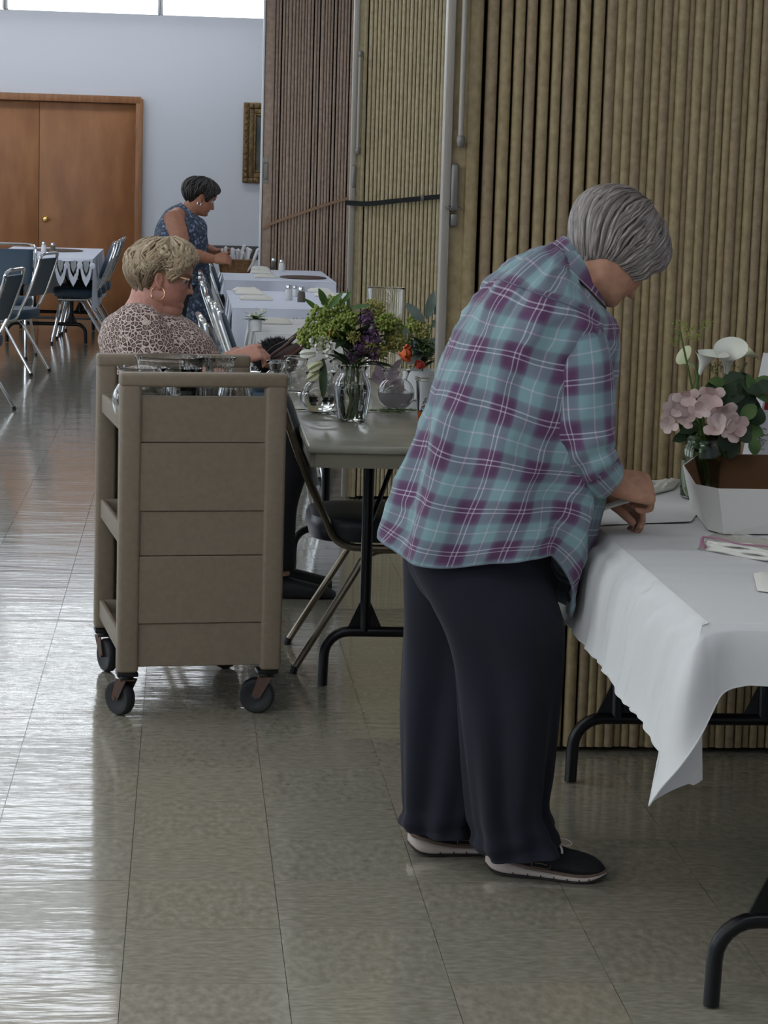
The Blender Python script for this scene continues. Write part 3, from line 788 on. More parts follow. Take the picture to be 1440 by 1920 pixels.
def hair_mat(name, dark, mid_, light, rough=.45, su=46., sv=2.2):
    def bld(nt):
        a = _attr(nt, 'huv'); mp = nt.nodes.new('ShaderNodeMapping'); mp.inputs['Scale'].default_value = (su, sv, 1)
        nt.links.new(a.outputs['Vector'], mp.inputs[0]); n = nt.nodes.new('ShaderNodeTexNoise'); n.inputs['Scale'].default_value = 1.; n.inputs['Detail'].default_value = 6; n.inputs['Roughness'].default_value = .65
        nt.links.new(mp.outputs[0], n.inputs['Vector'])
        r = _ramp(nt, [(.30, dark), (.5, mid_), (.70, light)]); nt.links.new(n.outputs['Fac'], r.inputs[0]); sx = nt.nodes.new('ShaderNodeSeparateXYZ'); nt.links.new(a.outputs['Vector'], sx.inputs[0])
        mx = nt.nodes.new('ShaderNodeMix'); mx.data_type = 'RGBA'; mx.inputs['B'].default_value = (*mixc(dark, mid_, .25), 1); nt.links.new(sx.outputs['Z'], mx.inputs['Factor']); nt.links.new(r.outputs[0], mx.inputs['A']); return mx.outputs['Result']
    return attr_mat(name, rough, bld)
hair_mat('hair_grey', srgb(72, 63, 60), srgb(126, 116, 111), srgb(190, 182, 176))
hair_mat('hair_blond', srgb(88, 72, 58), srgb(168, 146, 116), srgb(228, 212, 182), su=26)
hair_mat('hair_black', srgb(14, 12, 12), srgb(28, 24, 22), srgb(58, 48, 40))
TEAL, PURP, LITE = srgb(122, 152, 156), srgb(88, 52, 88), srgb(196, 186, 198)
def plaid(nt):
    a = _attr(nt, 'puv'); sp = nt.nodes.new('ShaderNodeSeparateXYZ'); nt.links.new(a.outputs['Vector'], sp.inputs[0]); outs = []
    for ax, per, ph in (('X', .112, .1), ('Y', .110, .35)):
        m = nt.nodes.new('ShaderNodeMath'); m.operation = 'MULTIPLY_ADD'; m.inputs[1].default_value = 1/per; m.inputs[2].default_value = ph+10
        f = nt.nodes.new('ShaderNodeMath'); f.operation = 'FRACT'; nt.links.new(sp.outputs[ax], m.inputs[0]); nt.links.new(m.outputs[0], f.inputs[0])
        lt = tuple(.8*x+.2*y for x, y in zip(LITE, TEAL)); P2 = tuple(.75*x+.25*y for x, y in zip(PURP, TEAL))
        r = _ramp(nt, [(0, TEAL), (.205, TEAL), (.218, lt), (.232, lt), (.245, TEAL), (.40, TEAL), (.46, P2), (.53, PURP), (.672, PURP), (.682, LITE), (.696, LITE), (.706, PURP), (.765, PURP), (.775, LITE), (.789, LITE), (.80, PURP), (.90, PURP), (.96, P2), (1, TEAL)])
        nt.links.new(f.outputs[0], r.inputs[0]); outs.append(r)
    mx = nt.nodes.new('ShaderNodeMix'); mx.data_type = 'RGBA'; mx.inputs['Factor'].default_value = .5
    nt.links.new(outs[0].outputs[0], mx.inputs['A']); nt.links.new(outs[1].outputs[0], mx.inputs['B']); return mx.outputs['Result']
attr_mat('plaid_cotton', .85, plaid, sheen=.15, bump=.15, bscale=500)
def leopard(nt):
    tc = nt.nodes.new('ShaderNodeTexCoord'); nz = nt.nodes.new('ShaderNodeTexNoise'); nz.inputs['Scale'].default_value = 45
    nt.links.new(tc.outputs['Object'], nz.inputs['Vector']); ad = nt.nodes.new('ShaderNodeVectorMath'); ad.operation = 'MULTIPLY_ADD'; ad.inputs[1].default_value = (.010, .010, .010)
    nt.links.new(nz.outputs['Color'], ad.inputs[0]); nt.links.new(tc.outputs['Object'], ad.inputs[2])
    v = nt.nodes.new('ShaderNodeTexVoronoi'); v.feature = 'DISTANCE_TO_EDGE'; v.inputs['Scale'].default_value = 62; nt.links.new(ad.outputs[0], v.inputs['Vector'])
    r = _ramp(nt, [(0, srgb(214, 194, 184)), (.07, srgb(208, 186, 176)), (.12, srgb(72, 58, 58)), (.24, srgb(78, 62, 60)), (.32, srgb(150, 126, 114)), (1, srgb(160, 136, 122))]); nt.links.new(v.outputs['Distance'], r.inputs[0]); return r.outputs[0]
attr_mat('leopard_print', .8, leopard, bump=.1)
def floral(nt):
    tc = nt.nodes.new('ShaderNodeTexCoord'); v = nt.nodes.new('ShaderNodeTexVoronoi'); v.inputs['Scale'].default_value = 34; nt.links.new(tc.outputs['Object'], v.inputs['Vector'])
    n = nt.nodes.new('ShaderNodeTexNoise'); n.inputs['Scale'].default_value = 40; nt.links.new(tc.outputs['Object'], n.inputs['Vector'])
    m = nt.nodes.new('ShaderNodeMath'); m.operation = 'MULTIPLY'; nt.links.new(v.outputs['Distance'], m.inputs[0]); nt.links.new(n.outputs['Fac'], m.inputs[1])
    r = _ramp(nt, [(0, srgb(150, 158, 176)), (.14, srgb(110, 122, 146)), (.22, srgb(52, 66, 90)), (.3, srgb(38, 50, 66)), (.42, srgb(92, 102, 112)), (1, srgb(34, 44, 58))]); nt.links.new(m.outputs[0], r.inputs[0]); return r.outputs[0]
attr_mat('floral_print', .8, floral)
mat('navy_trouser', srgb(22, 23, 35), .9, col2=srgb(27, 28, 41), scale=5, sheen=.04, bump=.05, bscale=600)
mat('black_trouser', srgb(20, 20, 24), .9)
mat('shoe_knit', srgb(26, 27, 30), .8, bump=.2, scale=900)
mat('shoe_foam', srgb(196, 182, 172), .6)
mat('shoe_stripe', srgb(116, 96, 84), .6)
mat('outsole', srgb(44, 40, 38), .7)
mat('shoe_lace', srgb(216, 208, 210), .7)
mat('gold', srgb(228, 190, 150), .2, 1.)
mat('silver', srgb(210, 210, 212), .2, 1.)
mat('glasses_frame', srgb(54, 30, 36), .25)
mat('eye', srgb(200, 196, 190), .2); mat('iris', srgb(44, 36, 30), .2)

def interp(tab, z):
    for i in range(len(tab)-1):
        if z <= tab[i+1][0]:
            (z0_, a), (z1_, b_) = tab[i], tab[i+1]
            am = tab[i-1][1] if i else a; bm_ = tab[i+2][1] if i+2 < len(tab) else b_
            t = (z-z0_)/(z1_-z0_+1e-9); return .5*((2*a)+(b_-am)*t+(2*am-5*a+4*b_-bm_)*t*t+(3*a-am-3*b_+bm_)*t**3) if 0 < i < len(tab)-2 else lerp(a, b_, t)
    return tab[-1][1]
XF = [(0, .22), (.03, .33), (.07, .385), (.11, .385), (.15, .362), (.185, .388), (.205, .378), (.225, .395), (.27, .385), (.31, .395), (.42, .395), (.48, .378), (.52, .392), (.56, .418), (.65, .425), (.75, .40), (.85, .335), (.94, .21), (1., .02)]
XB = [(0, .02), (.06, .10), (.12, .18), (.2, .27), (.3, .36), (.4, .44), (.5, .485), (.6, .50), (.7, .49), (.8, .44), (.9, .33), (.96, .19), (1., .02)]
WD = [(0, .12), (.04, .19), (.1, .235), (.2, .285), (.3, .315), (.4, .332), (.5, .342), (.6, .35), (.7, .342), (.8, .305), (.9, .22), (.96, .13), (1., .02)]
def head_r(z, ph, jowl=0.):
    """point on the head in head units (chin z=0, crown z=1); ph=0 faces forward (+X)"""
    c_, s_ = math.cos(ph), math.sin(ph)
    w_ = interp(WD, z)*(1+jowl*math.exp(-((z-.14)/.12)**2)); e = .82 if c_ > 0 else .95
    ax = interp(XF, z) if c_ > 0 else interp(XB, z)*(1+jowl*.4*math.exp(-((z-.1)/.12)**2))
    x = ax*math.copysign(abs(c_)**e, c_); y = w_*math.copysign(abs(s_)**.9, s_)
    if c_ > 0:      # features of the face
        d = abs(ph)
        if .26 < z < .56:
            k = (z-.30)/.22 if z > .30 else 0
            prof = (1-k)*.118 if z > .30 else .118*max(0, 1-((.30-z)/.035))
            if z > .30: prof = .118*max(0, (1-k))**.8
            x += max(0, prof)*math.exp(-(y/(.045+.02*math.exp(-((z-.31)/.03)**2)))**2)
        x += .02*math.exp(-((z-.56)/.03)**2)*math.exp(-((d-.38)/.3)**2)
        x -= .035*math.exp(-((z-.49)/.04)**2)*math.exp(-((abs(y)-.15)/.06)**2)
        x += .02*math.exp(-((z-.34)/.07)**2)*math.exp(-((abs(y)-.2)/.07)**2)
        x -= .014*math.exp(-((z-.205)/.010)**2)*math.exp(-(y/.10)**2)
    return Vector((x, y, z))
def head_mesh(mb, H, M, jowl=0., ears=True):
    zs = [i/64 for i in range(65)]; rs = []
    for z in zs: rs.append([M @ (head_r(z, 2*PI*k/72, jowl)*H) for k in range(72)])
    mb.rings(rs)
    if ears:
        for s_ in (-1, 1):
            R_ = Matrix.Rotation(s_*-.35, 4, 'Z') @ Matrix.Rotation(-.18, 4, 'Y')
            base = Matrix.Translation(Vector((-.03, s_*.362, .43))*H) @ R_
            pts = [(.045*math.cos(a)*(1 if math.sin(a) > -.2 else .7), 0, .105*math.sin(a)+.01) for a in [PI*2*k/20 for k in range(21)]]
            mb.tube([M @ (base @ (Vector(p)*H)) for p in pts], .026*H, 8)
            mb.ball(M @ (base @ Vector((.0, 0, -.01)*1)*1 if False else base @ (Vector((.0, 0, 0))*H)), .05*H, 10, 6, M=(M.to_3x3() @ R_.to_3x3()), sc=(.8, .30, 1.6))
            mb.ball(M @ (base @ (Vector((.012, 0, -.10))*H)), .036*H, 8, 6)
def eyes(t, H, M, jowl=0.):
    for s_ in (-1, 1):
        c = Vector((.305, s_*.155, .485))*H
        o = MB(); o.ball(M @ c, .062*H, 14, 10); eo = o.build('eye', 'eye', t, world=True)
        o = MB(); o.ball(M @ (c+Vector((.034, 0, -.012))*H), .036*H, 12, 8); o.build('iris', 'iris', eo, world=True)
def remesh(ob, vox, it=2, tone=None):
    md = ob.modifiers.new('r', 'REMESH'); md.mode = 'VOXEL'; md.voxel_size = vox; md.adaptivity = 0
    sm = ob.modifiers.new('s', 'SMOOTH'); sm.factor = .5; sm.iterations = it
    dg = bpy.context.evaluated_depsgraph_get(); me = bpy.data.meshes.new_from_object(ob.evaluated_get(dg))
    mats = list(ob.data.materials); ob.modifiers.clear(); old = ob.data; ob.data = me; bpy.data.meshes.remove(old)
    me.materials.clear()
    for m_ in mats: me.materials.append(m_)
    me.polygons.foreach_set('use_smooth', [True]*len(me.polygons))
    if tone:
        at_ = me.color_attributes.new('tone', 'FLOAT_COLOR', 'POINT')
        buf = []
        for v in me.vertices: c = tone(v.co); buf += [c[0], c[1], c[2], 1.]
        at_.data.foreach_set('color', buf)
    return ob
def mixc(a, b_, t): return tuple(x+(y-x)*t for x, y in zip(a, b_))
def face_tone(base, lip, brow, Mi, H, off, lids=None):
    def f(co):
        p = (Mi @ (co+off))/H; c = base
        if -.3 < p.x < .7 and -.6 < p.y < .6 and -.2 < p.z < 1.2:
            cheek = math.exp(-((p.z-.30)/.12)**2-((abs(p.y)-.22)/.12)**2) if p.x > 0 else 0
            c = mixc(c, mixc(lip, base, .5), .5*cheek)
            if p.x > .28:
                c = mixc(c, lip, .8*math.exp(-((p.z-.205)/.022)**4-(p.y/.115)**4))
                c = mixc(c, mixc(lip, base, .4), .5*math.exp(-((p.z-.30)/.05)**2-(p.y/.1)**2))
                c = mixc(c, brow, .75*math.exp(-((p.z-.575)/.014)**2-((abs(p.y)-.17)/.085)**4))
            c = mixc(c, mixc(lip, base, .35), .5*math.exp(-((p.x+.03)/.07)**2-((abs(p.y)-.35)/.05)**2-((p.z-.43)/.12)**2))
        return c
    return f
def put_attr(ob, name, vals):
    a = ob.data.attributes.new(name, 'FLOAT_VECTOR', 'POINT'); buf = []
    for v in vals: buf += list(v)
    a.data.foreach_set('vector', buf)
def hair_shell(t, H, M, zmin, thick, material, ridge=.003, nr=34, curl=0., jowl=0., nl=0, seed=1, lock_w=.007, name='hair', part=0., shade=lambda ph, u: 0.):
    """scalp shell from the crown down to zmin(ph); plus nl separate tapered locks along the flow"""
    rr = random.Random(seed); NP, NZ = 180, 44; o = MB(); uv = []; g = []
    def pos(ph, u, lift=0.):
        zm = zmin(ph); z = 1-(1-zm)*u; zc_ = max(.02, min(.999, z)); b_ = head_r(max(zc_, .0), ph, 0.)
        if abs(ph) < 1.2 and zc_ < .6: b_.x = min(b_.x, .40)
        n_ = Vector((b_.x, b_.y, (zc_-.55)*.55)); n_.normalize(); tk = thick(ph, u)+lift
        tuck = smooth((u-.86)/.14); p = b_+n_*(tk*(1-.75*tuck)); p.z = p.z if z > .02 else z
        if z < .3 and abs(ph) > .9: p.x = p.x*(1+.12*(.3-z)/.3) if p.x < 0 else p.x
        return p
    def wig(ph, u):
        return ridge*(math.sin(ph*nr+3*u+2.5*noise.noise(Vector((ph*4, u*2, seed))))+.8*noise.noise(Vector((ph*14+u*5*curl, u*3+u*10*curl, seed+3))))
    inner = []
    for i in range(NZ+1):
        u = i/NZ; row = []
        for k in range(NP):
            ph = -PI+2*PI*k/NP; p = pos(ph, u, wig(ph, u)*smooth(u*4)/H)
            row.append(M @ (p*H)); uv.append((ph, u, shade(ph, u)))
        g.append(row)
    o.rings(g, True, True, False)
    # inner lining so that the hem of the hair has thickness
    rows = []
    for u in (1., .93, .85):
        rows.append([M @ ((pos(-PI+2*PI*k/NP, u)*.5+head_r(max(.02, 1-(1-zmin(-PI+2*PI*k/NP))*u), -PI+2*PI*k/NP)*.5)*H*.99) for k in range(NP)])
        uv += [(-PI+2*PI*k/NP, u, 0) for k in range(NP)]
    o.rings([g[-1]]+rows, True, False, False); uv = uv[:(NZ+1)*NP]+[(-PI+2*PI*k/NP, 1, 0) for k in range(NP)]+uv[(NZ+1)*NP:]
    for q in range(nl):
        ph = rr.uniform(-PI, PI); u0 = rr.uniform(.02, .55); u1 = min(1.0, u0+rr.uniform(.35, .6)) if rr.random() > .3 else 1.03
        dph = rr.uniform(-.12, .12)+part*math.copysign(1, ph)*rr.uniform(0, .2); amp = curl*rr.uniform(.4, 1.); fr = rr.uniform(4, 8); p0 = rr.uniform(0, 6.3)
        pts = []; rd = []; n_ = 12; wl = lock_w*rr.uniform(.6, 1.3); nv0 = len(o.v)
        for i in range(n_+1):
            s_ = i/n_; u = lerp(u0, u1, s_); a = ph+dph*s_+amp*.10*math.sin(fr*s_*2+p0)
            lf = (.02+.02*curl*math.sin(fr*s_*1.7+p0*2)+.022*math.sin(PI*s_))*.5
            pts.append(M @ (pos(a, min(u, 1.), lf)*H+Vector((0, 0, -(max(u, 1)-1)*.15*H)))); rd.append(wl*max(.12, math.sin(PI*min(.97, .12+s_*.85))**.6))
        o.tube(pts, rd, 6, flat=.55); off = rr.uniform(0, 9)
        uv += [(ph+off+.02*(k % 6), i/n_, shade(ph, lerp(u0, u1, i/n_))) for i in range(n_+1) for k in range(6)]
    ob = o.build(name, material, t, world=True, sharp=179); put_attr(ob, 'huv', uv); return ob
def hand(mb, M, side=1, curls=(.9, 1.3, .7), spread=.06, thumb=(.5, .6, -.45), thumb_curl=.4, s=1.):
    """wrist at the origin, fingers along +X, back of the hand +Z, thumb on side*Y"""
    V = lambda x, y, z: M @ (Vector((x, y*side, z))*s)
    rs = []
    for x, w_, h in ((-.03, .026, .021), (0, .027, .019), (.02, .034, .018), (.05, .040, .0165), (.075, .0415, .0145), (.090, .040, .012), (.097, .034, .008)):
        rs.append([V(x, w_*math.copysign(abs(math.cos(a))**.8, math.cos(a)), h*math.copysign(abs(math.sin(a))**.8, math.sin(a))+.002) for a in [2*PI*k/20 for k in range(20)]])
    mb.rings(rs)
    for k, (y, L, r) in enumerate(((.030, .074, .0088), (.010, .082, .0091), (-.010, .077, .0088), (-.029, .062, .0078))):
        p = Vector((.086, y, .002)); ang = .1; pts = [Vector((.070, y*.95, .002)), p.copy()]; rd = [r*1.05, r*1.12]
        yaw_ = (1.5-k)*spread
        for sgm, (fr, cu) in enumerate(zip((.45, .31, .24), curls)):
            ang += cu*(1+.06*k)
            for h in range(3):
                a2 = ang-cu*(1-(h+1)/3)*.6
                p = p+Vector((math.cos(a2)*math.cos(yaw_), math.sin(yaw_)*math.cos(a2), -math.sin(a2)))*(L*fr/3); pts.append(p.copy()); rd.append(r*(1-.07*sgm)*(1.06 if h == 2 else .97))
        rd[-1] = r*.55
        mb.tube([V(*q) for q in pts], [x*s for x in rd], 10)
    d = Vector(thumb).normalized(); p = Vector((.018, .024, -.004)); pts = [p-d*.012, p.copy()]; rd = [.012, .0135]
    for sgm, L in enumerate((.042, .032, .027)):
        if sgm: d = (d+Vector((.55, -.45, -.25))*thumb_curl).normalized()
        for h in range(3): p = p+d*(L/3); pts.append(p.copy()); rd.append((.0122, .0105, .0095)[sgm])
    rd[-1] = .006; mb.tube([V(*q) for q in pts], [x*s for x in rd], 10)
def frame(fdir, up):
    f = Vector(fdir).normalized(); y = Vector(up).cross(f).normalized(); z = f.cross(y)
    return Matrix((f, y, z)).transposed().to_4x4()
def ring_fb(B, F, w_, n=96, ex=.9, yc=None, sgn=1):
    """oval section with given rear and front points and half width along Y"""
    c = (B+F)/2; a = (F-B)/2; out = []
    for k in range(n):
        th = 2*PI*k/n; c_, s_ = math.cos(th), math.sin(th)
        out.append(c+a*math.copysign(abs(c_)**ex, c_)+Vector((0, w_, 0))*math.copysign(abs(s_)**ex, s_))
    return out
def smooth_rings(sec, n):       # sec: list of (B, F, w); Catmull-Rom in between
    B = crom([s_[0] for s_ in sec], n); F = crom([s_[1] for s_ in sec], n); W = crom([(s_[2], 0, 0) for s_ in sec], n)
    return list(zip(B, F, [q.x for q in W]))

# ------------------------------------------------------------------ woman in the plaid shirt
def person_plaid():
    YC = .70; HY = .655
    t = thing('person', 'person in a plaid button shirt and navy trousers bending over the white table', 'person', (.82, .70, 0))
    off = Vector(t.location)
    A = lambda x, y, Y=YC: at(x, y, Y)
    # head
    H = .210; M3 = Matrix.Rotation(math.radians(22), 4, 'Z') @ Matrix.Rotation(math.radians(46), 4, 'Y') @ Matrix.Rotation(math.radians(-4), 4, 'X')
    chin = A(1141, 579, HY); M = Matrix.Translation(chin-(M3 @ (Vector((.365, 0, .03))*H))) @ M3
    b = MB(); head_mesh(b, H, M, .06)
    # neck, torso core, arms, legs: all run into one skin
    nk = smooth_rings([(A(1092, 430, .665), A(1168, 530, .665), .048), (A(1070, 456, .675), A(1142, 556, .672), .059), (A(1058, 474, .685), A(1128, 580, .682), .066), (A(1025, 520, .695), A(1112, 622, .690), .085), (A(985, 590, .70), A(1090, 680, .70), .11)], 5)
    b.rings([ring_fb(B, F, w_, 40, 1.) for B, F, w_ in nk])
    b.tube([A(1010, 600), A(960, 760), A(905, 950), A(890, 1050)], [.09, .12, .125, .12], 24)
    sh = A(1085, 640, .545); el = A(1092, 842, .515); wr = A(1140, 905, .60)
    b.tube([A(1030, 620, .66), sh, el.lerp(sh, .5), el, el.lerp(wr, .5), wr], [.045, .044, .040, .037, .035, .029], 18)
    HM = Matrix.Translation(wr) @ frame((.93, .22, -.16), (-.05, -.66, .75))
    hand(b, HM, 1, (1.05, 1.25, .7), .02, (.85, .25, -.40), .3, 1.06)
    sh2 = A(1060, 640, .86); el2 = A(1080, 830, .90); wr2 = A(1112, 925, .74)
    b.tube([A(1030, 620, .74), sh2, el2, wr2], [.045, .042, .037, .028], 16)
    hand(b, Matrix.Translation(wr2) @ frame((.86, -.10, -.28), (.1, .35, .93)), -1, (.5, .8, .5), .02, (.8, .3, -.4), .3, .95)
    for (hx, hy, hz, fx_, fy_) in ((905, 1060, .64, 965, .62), (880, 1060, .78, 825, .81)):
        hp_ = A(hx, hy, hz); fpt = atz(fx_, 1600, .06) if False else A(fx_, 1590, fy_)
        b.tube([hp_, hp_.lerp(fpt, .5), Vector((fpt.x, fpt.y, .09))], [.06, .045, .036], 14)
    bo = b.build('body', 'skin', t, world=True)
    base, lip = srgb(178, 132, 106), srgb(160, 92, 82)
    remesh(bo, .0030, 4, face_tone(base, lip, srgb(120, 100, 90), M.inverted(), H, off))
    eyes(bo, H, M)
    # hair: chin-length grey bob
    def zm(ph):
        d = abs(ph); return interp([(0, .80), (.38, .74), (.60, .58), (.82, .40), (1.05, .30), (1.3, .285), (2.0, .22), (2.6, .15), (3.15, .12)], d)
    def th(ph, u):
        d = abs(ph); return lerp(.022, .088, smooth((d-.5)/1.7))*(.45+.55*math.sin(PI*min(1, .25+u*.62)))*(1-.75*smooth((u-.5)/.5)*smooth((d-1.6)/.9))+.014
    hair_shell(t, H, M, zm, th, 'hair_grey', .0028, 30, .15, nl=300, seed=3, lock_w=.0062, part=.5)
    # shirt: torso
    S = [((718, 1016), (1066, 1140), .205), ((735, 972), (1092, 1062), .215), ((753, 918), (1110, 985), .215), ((776, 850), (1124, 915), .215), ((800, 782), (1134, 850), .215), ((821, 718), (1142, 780), .215),
         ((845, 652), (1146, 705), .215), ((872, 594), (1146, 652), .215), ((908, 545), (1142, 615), .200), ((950, 505), (1132, 588), .165), ((998, 472), (1122, 572), .115), ((1034, 458), (1116, 562), .078)]
    sec = smooth_rings([(A(*b_), A(*f), w_) for b_, f, w_ in S], 9)
    thd_of = lambda k: ((360*k/160+180) % 360)-180
    N = 160; rings_ = []; uv = []; L = 0; prev = None
    o = MB()
    for i, (B, F, w_) in enumerate(sec):
        cc = (B+F)/2
        if prev: L += (cc-prev).length
        prev = cc; ring = ring_fb(B, F, w_, N, .92); u_ = i/(len(sec)-1); ax = (sec[min(i+1, len(sec)-1)][0]+sec[min(i+1, len(sec)-1)][1]-sec[max(i-1, 0)][0]-sec[max(i-1, 0)][1]).normalized()
        arc = 0; R_ = []
        k0 = int(N*(1-130/360))      # centre back
        for k in range(N):
            th_ = 2*PI*k/N; p = ring[k]; n_ = (p-cc); n_.y *= 1.0; n_ = n_.normalized() if n_.length > 1e-6 else n_
            thd = ((math.degrees(th_)+180) % 360)-180      # -180..180, -90 towards the camera
            # hem: shirt tails with a slit at the side
            if i < 34:
                f = (1-i/34)**1.3; dd = abs(thd)
                p = p+ax*(f*interp([(0, .0), (14, -.004), (28, .004), (44, .075), (60, .112), (74, .100), (92, .062), (112, .022), (130, .0), (155, .0), (180, .006)], dd))
            # folds
            q = Vector((p.x*7, p.y*7, p.z*7))
            wk = .018*noise.noise(Vector((thd*.045+u_*3.0, u_*3.6, 3)))+.016*(.35-abs(noise.noise(Vector((thd*.060-u_*5, u_*2.6, 7)))))+.010*(.35-abs(noise.noise(Vector((thd*.05+u_*9, u_*5.5, 11)))))+.003*noise.noise(q*2.4)
            wk += .013*math.sin(thd*.135+2.2*math.sin(u_*4))*smooth((.6-u_)/.55)
            wk += .004*math.sin(u_*62+thd*.07)*math.exp(-((thd+62)/26)**2)*smooth((u_-.25)/.3)
            # box pleat at centre back
            wk -= .006*math.exp(-((thd+130)/2.6)**2)*smooth((u_-.50)/.12)*(1 if u_ < .80 else 0)
            R_.append(p+n_*wk)
        per = [0]
        for k in range(N): per.append(per[-1]+(R_[(k+1) % N]-R_[k]).length)
        rings_.append(R_)
        refp = per[k0]
        for k in range(N):
            s_ = per[k]-refp
            if s_ > per[-1]/2: s_ -= per[-1]
            if s_ < -per[-1]/2: s_ += per[-1]
            sc_ = 1.0/max(.55, min(1., per[-1]/1.15)); wb = Vector((thd_of(k)*.03, u_*5, 1)); uv.append((s_*sc_+.012*noise.noise(wb), L+.012*noise.noise(wb+Vector((7, 3, 0))), 0))
    o.rings(rings_, True, False, False)
    # inner hem so that the tails have cloth thickness
    inn = [[p.lerp((sec[0][0]+sec[0][1])/2, .02) for p in rings_[0]], [p.lerp((sec[3][0]+sec[3][1])/2, .04) for p in rings_[3]]]
    o.rings([rings_[0]]+inn, True, False, False); uv += uv[:N]+uv[:N]+uv[3*N:4*N]
    ob = o.build('shirt', 'plaid_cotton', t, world=True, sharp=179); put_attr(ob, 'puv', uv); shirt = ob
    # sleeve of the near arm with rolled cuff
    def sleeve(S, Yp, cuff, nm):
        sec = []
        for (l, r_, w_, Yq) in S: sec.append((A(*l, Yq), A(*r_, Yq), w_))
        sec = smooth_rings(sec, 10); o = MB(); uv = []; rs = []; L = 0; prev = None; n = 96
        for i, (B, F, w_) in enumerate(sec):
            cc = (B+F)/2
            if prev: L += (cc-prev).length
            prev = cc; u_ = i/(len(sec)-1); ring = ring_fb(B, F, w_, n, .95); R_ = []
            for k in range(n):
                thd = k*360/n; p = ring[k]; n_ = (p-cc).normalized()
                wk = .005*noise.noise(Vector((thd*.03, u_*7, 9)))+.0045*math.sin(u_*34+thd*.05+2*math.sin(thd*.03))*smooth((u_-.45)/.3)*math.exp(-((u_-.8)/.25)**2)
                R_.append(p+n_*wk); uv.append(((thd-270)/360*2*PI*.066, L+.03, 0))
            rs.append(R_)
        o.rings(rs, True, True, False)
        ob = o.build(nm, 'plaid_cotton', shirt, world=True, sharp=179); put_attr(ob, 'puv', uv); return ob, sec
    so, sec_s = sleeve([((1052, 604), (1112, 592), .035, .57), ((1036, 632), (1132, 612), .060, .56), ((1026, 690), (1146, 672), .076, .55), ((1026, 760), (1150, 748), .074, .54), ((1038, 820), (1150, 806), .070, .53), ((1062, 872), (1152, 842), .064, .53), ((1084, 905), (1158, 868), .058, .54)], .55, True, 'sleeve')
    # rolled cuff
    o = MB(); uv = []; rs = []
    C0, C1 = (A(1078, 896, .54), A(1156, 858, .54)), (A(1124, 936, .575), A(1168, 884, .575))
    for i, (u_, sc_) in enumerate(((0, .98), (.05, 1.07), (.3, 1.10), (.7, 1.10), (.95, 1.06), (1., .97), (.93, .88), (.6, .85))):
        B, F = C0[0].lerp(C1[0], u_), C0[1].lerp(C1[1], u_); c = (B+F)/2; B = c+(B-c)*sc_; F = c+(F-c)*sc_
        R_ = ring_fb(B, F, lerp(.058, .050, u_)*sc_, 72, .95); rs.append([p+(p-c).normalized()*.004*noise.noise(Vector((k*.16, u_*3, 2))) for k, p in enumerate(R_)]); uv += [(k*.0058, .05+u_*.055, 0) for k in range(72)]
    o.rings(rs, True, False, False); ob = o.build('cuff', 'plaid_cotton', so, world=True, sharp=179); put_attr(ob, 'puv', uv)
    # far sleeve (mostly hidden)
    sleeve([((1020, 600), (1110, 585), .04, .82), ((1010, 680), (1130, 650), .07, .86), ((1020, 790), (1120, 770), .066, .88), ((1060, 870), (1120, 835), .058, .84), ((1078, 915), (1128, 872), .05, .80)], .85, False, 'sleeve')
    # collar: a band that stands at the neck and folds down
    o = MB(); uv = []; rs = []
    cb = [(A(1034, 458), A(1120, 565), .078), (A(1046, 448), A(1132, 545), .074), (A(1057, 442), A(1140, 528), .070), (A(1059, 446), A(1142, 532), .074), (A(1044, 456), A(1138, 562), .086), (A(1018, 471), A(1134, 580), .104)]
    n = 96
    for i, (B, F, w_) in enumerate(smooth_rings(cb, 4)):
        R_ = ring_fb(B, F, w_, n, .95); rs.append(R_); uv += [((k-n*.64)*.0045, 1.02+i*.006, 0) for k in range(n)]
    o.rings(rs, True, False, False); ob = o.build('collar', 'plaid_cotton', shirt, world=True, sharp=179); put_attr(ob, 'puv', uv)
    # seams: yoke across the back, armhole, hem
    o = MB(); iy = int(len(rings_)*.775); K = [k for k in range(N) if -172 < (((360*k/N)+180) % 360)-180 < -70]
    yk = [rings_[iy][k] for k in K]
    cy = [(sec[iy][0]+sec[iy][1])/2]*len(yk); o.tube([p+(p-cy[0]).normalized()*.0012 for p in yk], .0016, 6)
    i0 = int(.10*len(sec_s))
    o2 = [p for p in ring_fb(sec_s[i0+3][0], sec_s[i0+3][1], sec_s[i0+3][2]*1.0, 60, .95)][28:58]
    o.tube(o2, .0017, 6)
    ob = o.build('seam', 'plaid_cotton', shirt, world=True); put_attr(ob, 'puv', [(.062, .07, 0)]*len(ob.data.vertices))
    o = MB(); o.tube([p for p in rings_[0]]+[rings_[0][0]], .0016, 6); ob = o.build('hem', 'plaid_cotton', shirt, world=True); put_attr(ob, 'puv', [(.03+.0*k, .03, 0) for k in range(len(ob.data.vertices))])
    # trousers
    def leg(S, Yp, w_list, nm, ph):
        sec = smooth_rings([(A(l, y, Yp), A(r_, y2, Yp), w_) for (l, y, r_, y2), w_ in zip(S, w_list)], 8); rs = []; n = 112
        for i, (B, F, w_) in enumerate(sec):
            u_ = i/(len(sec)-1); c = (B+F)/2; ring = ring_fb(B, F, w_, n, .93); R_ = []
            for k in range(n):
                thd = 360*k/n; p = ring[k]; n_ = (p-c).normalized()
                wk = .008*math.sin(math.radians(thd)*5+ph+1.5*math.sin(u_*3+ph))*smooth(u_/.35)+.007*noise.noise(Vector((thd*.02+ph, u_*3, 5)))+.006*math.sin(math.radians(thd)*9+2*u_+ph)*smooth((u_-.3)/.5)
                wk += .006*math.sin(u_*40+thd*.04)*math.exp(-((u_-.97)/.10)**2)
                R_.append(p+n_*wk)
            rs.append(R_)
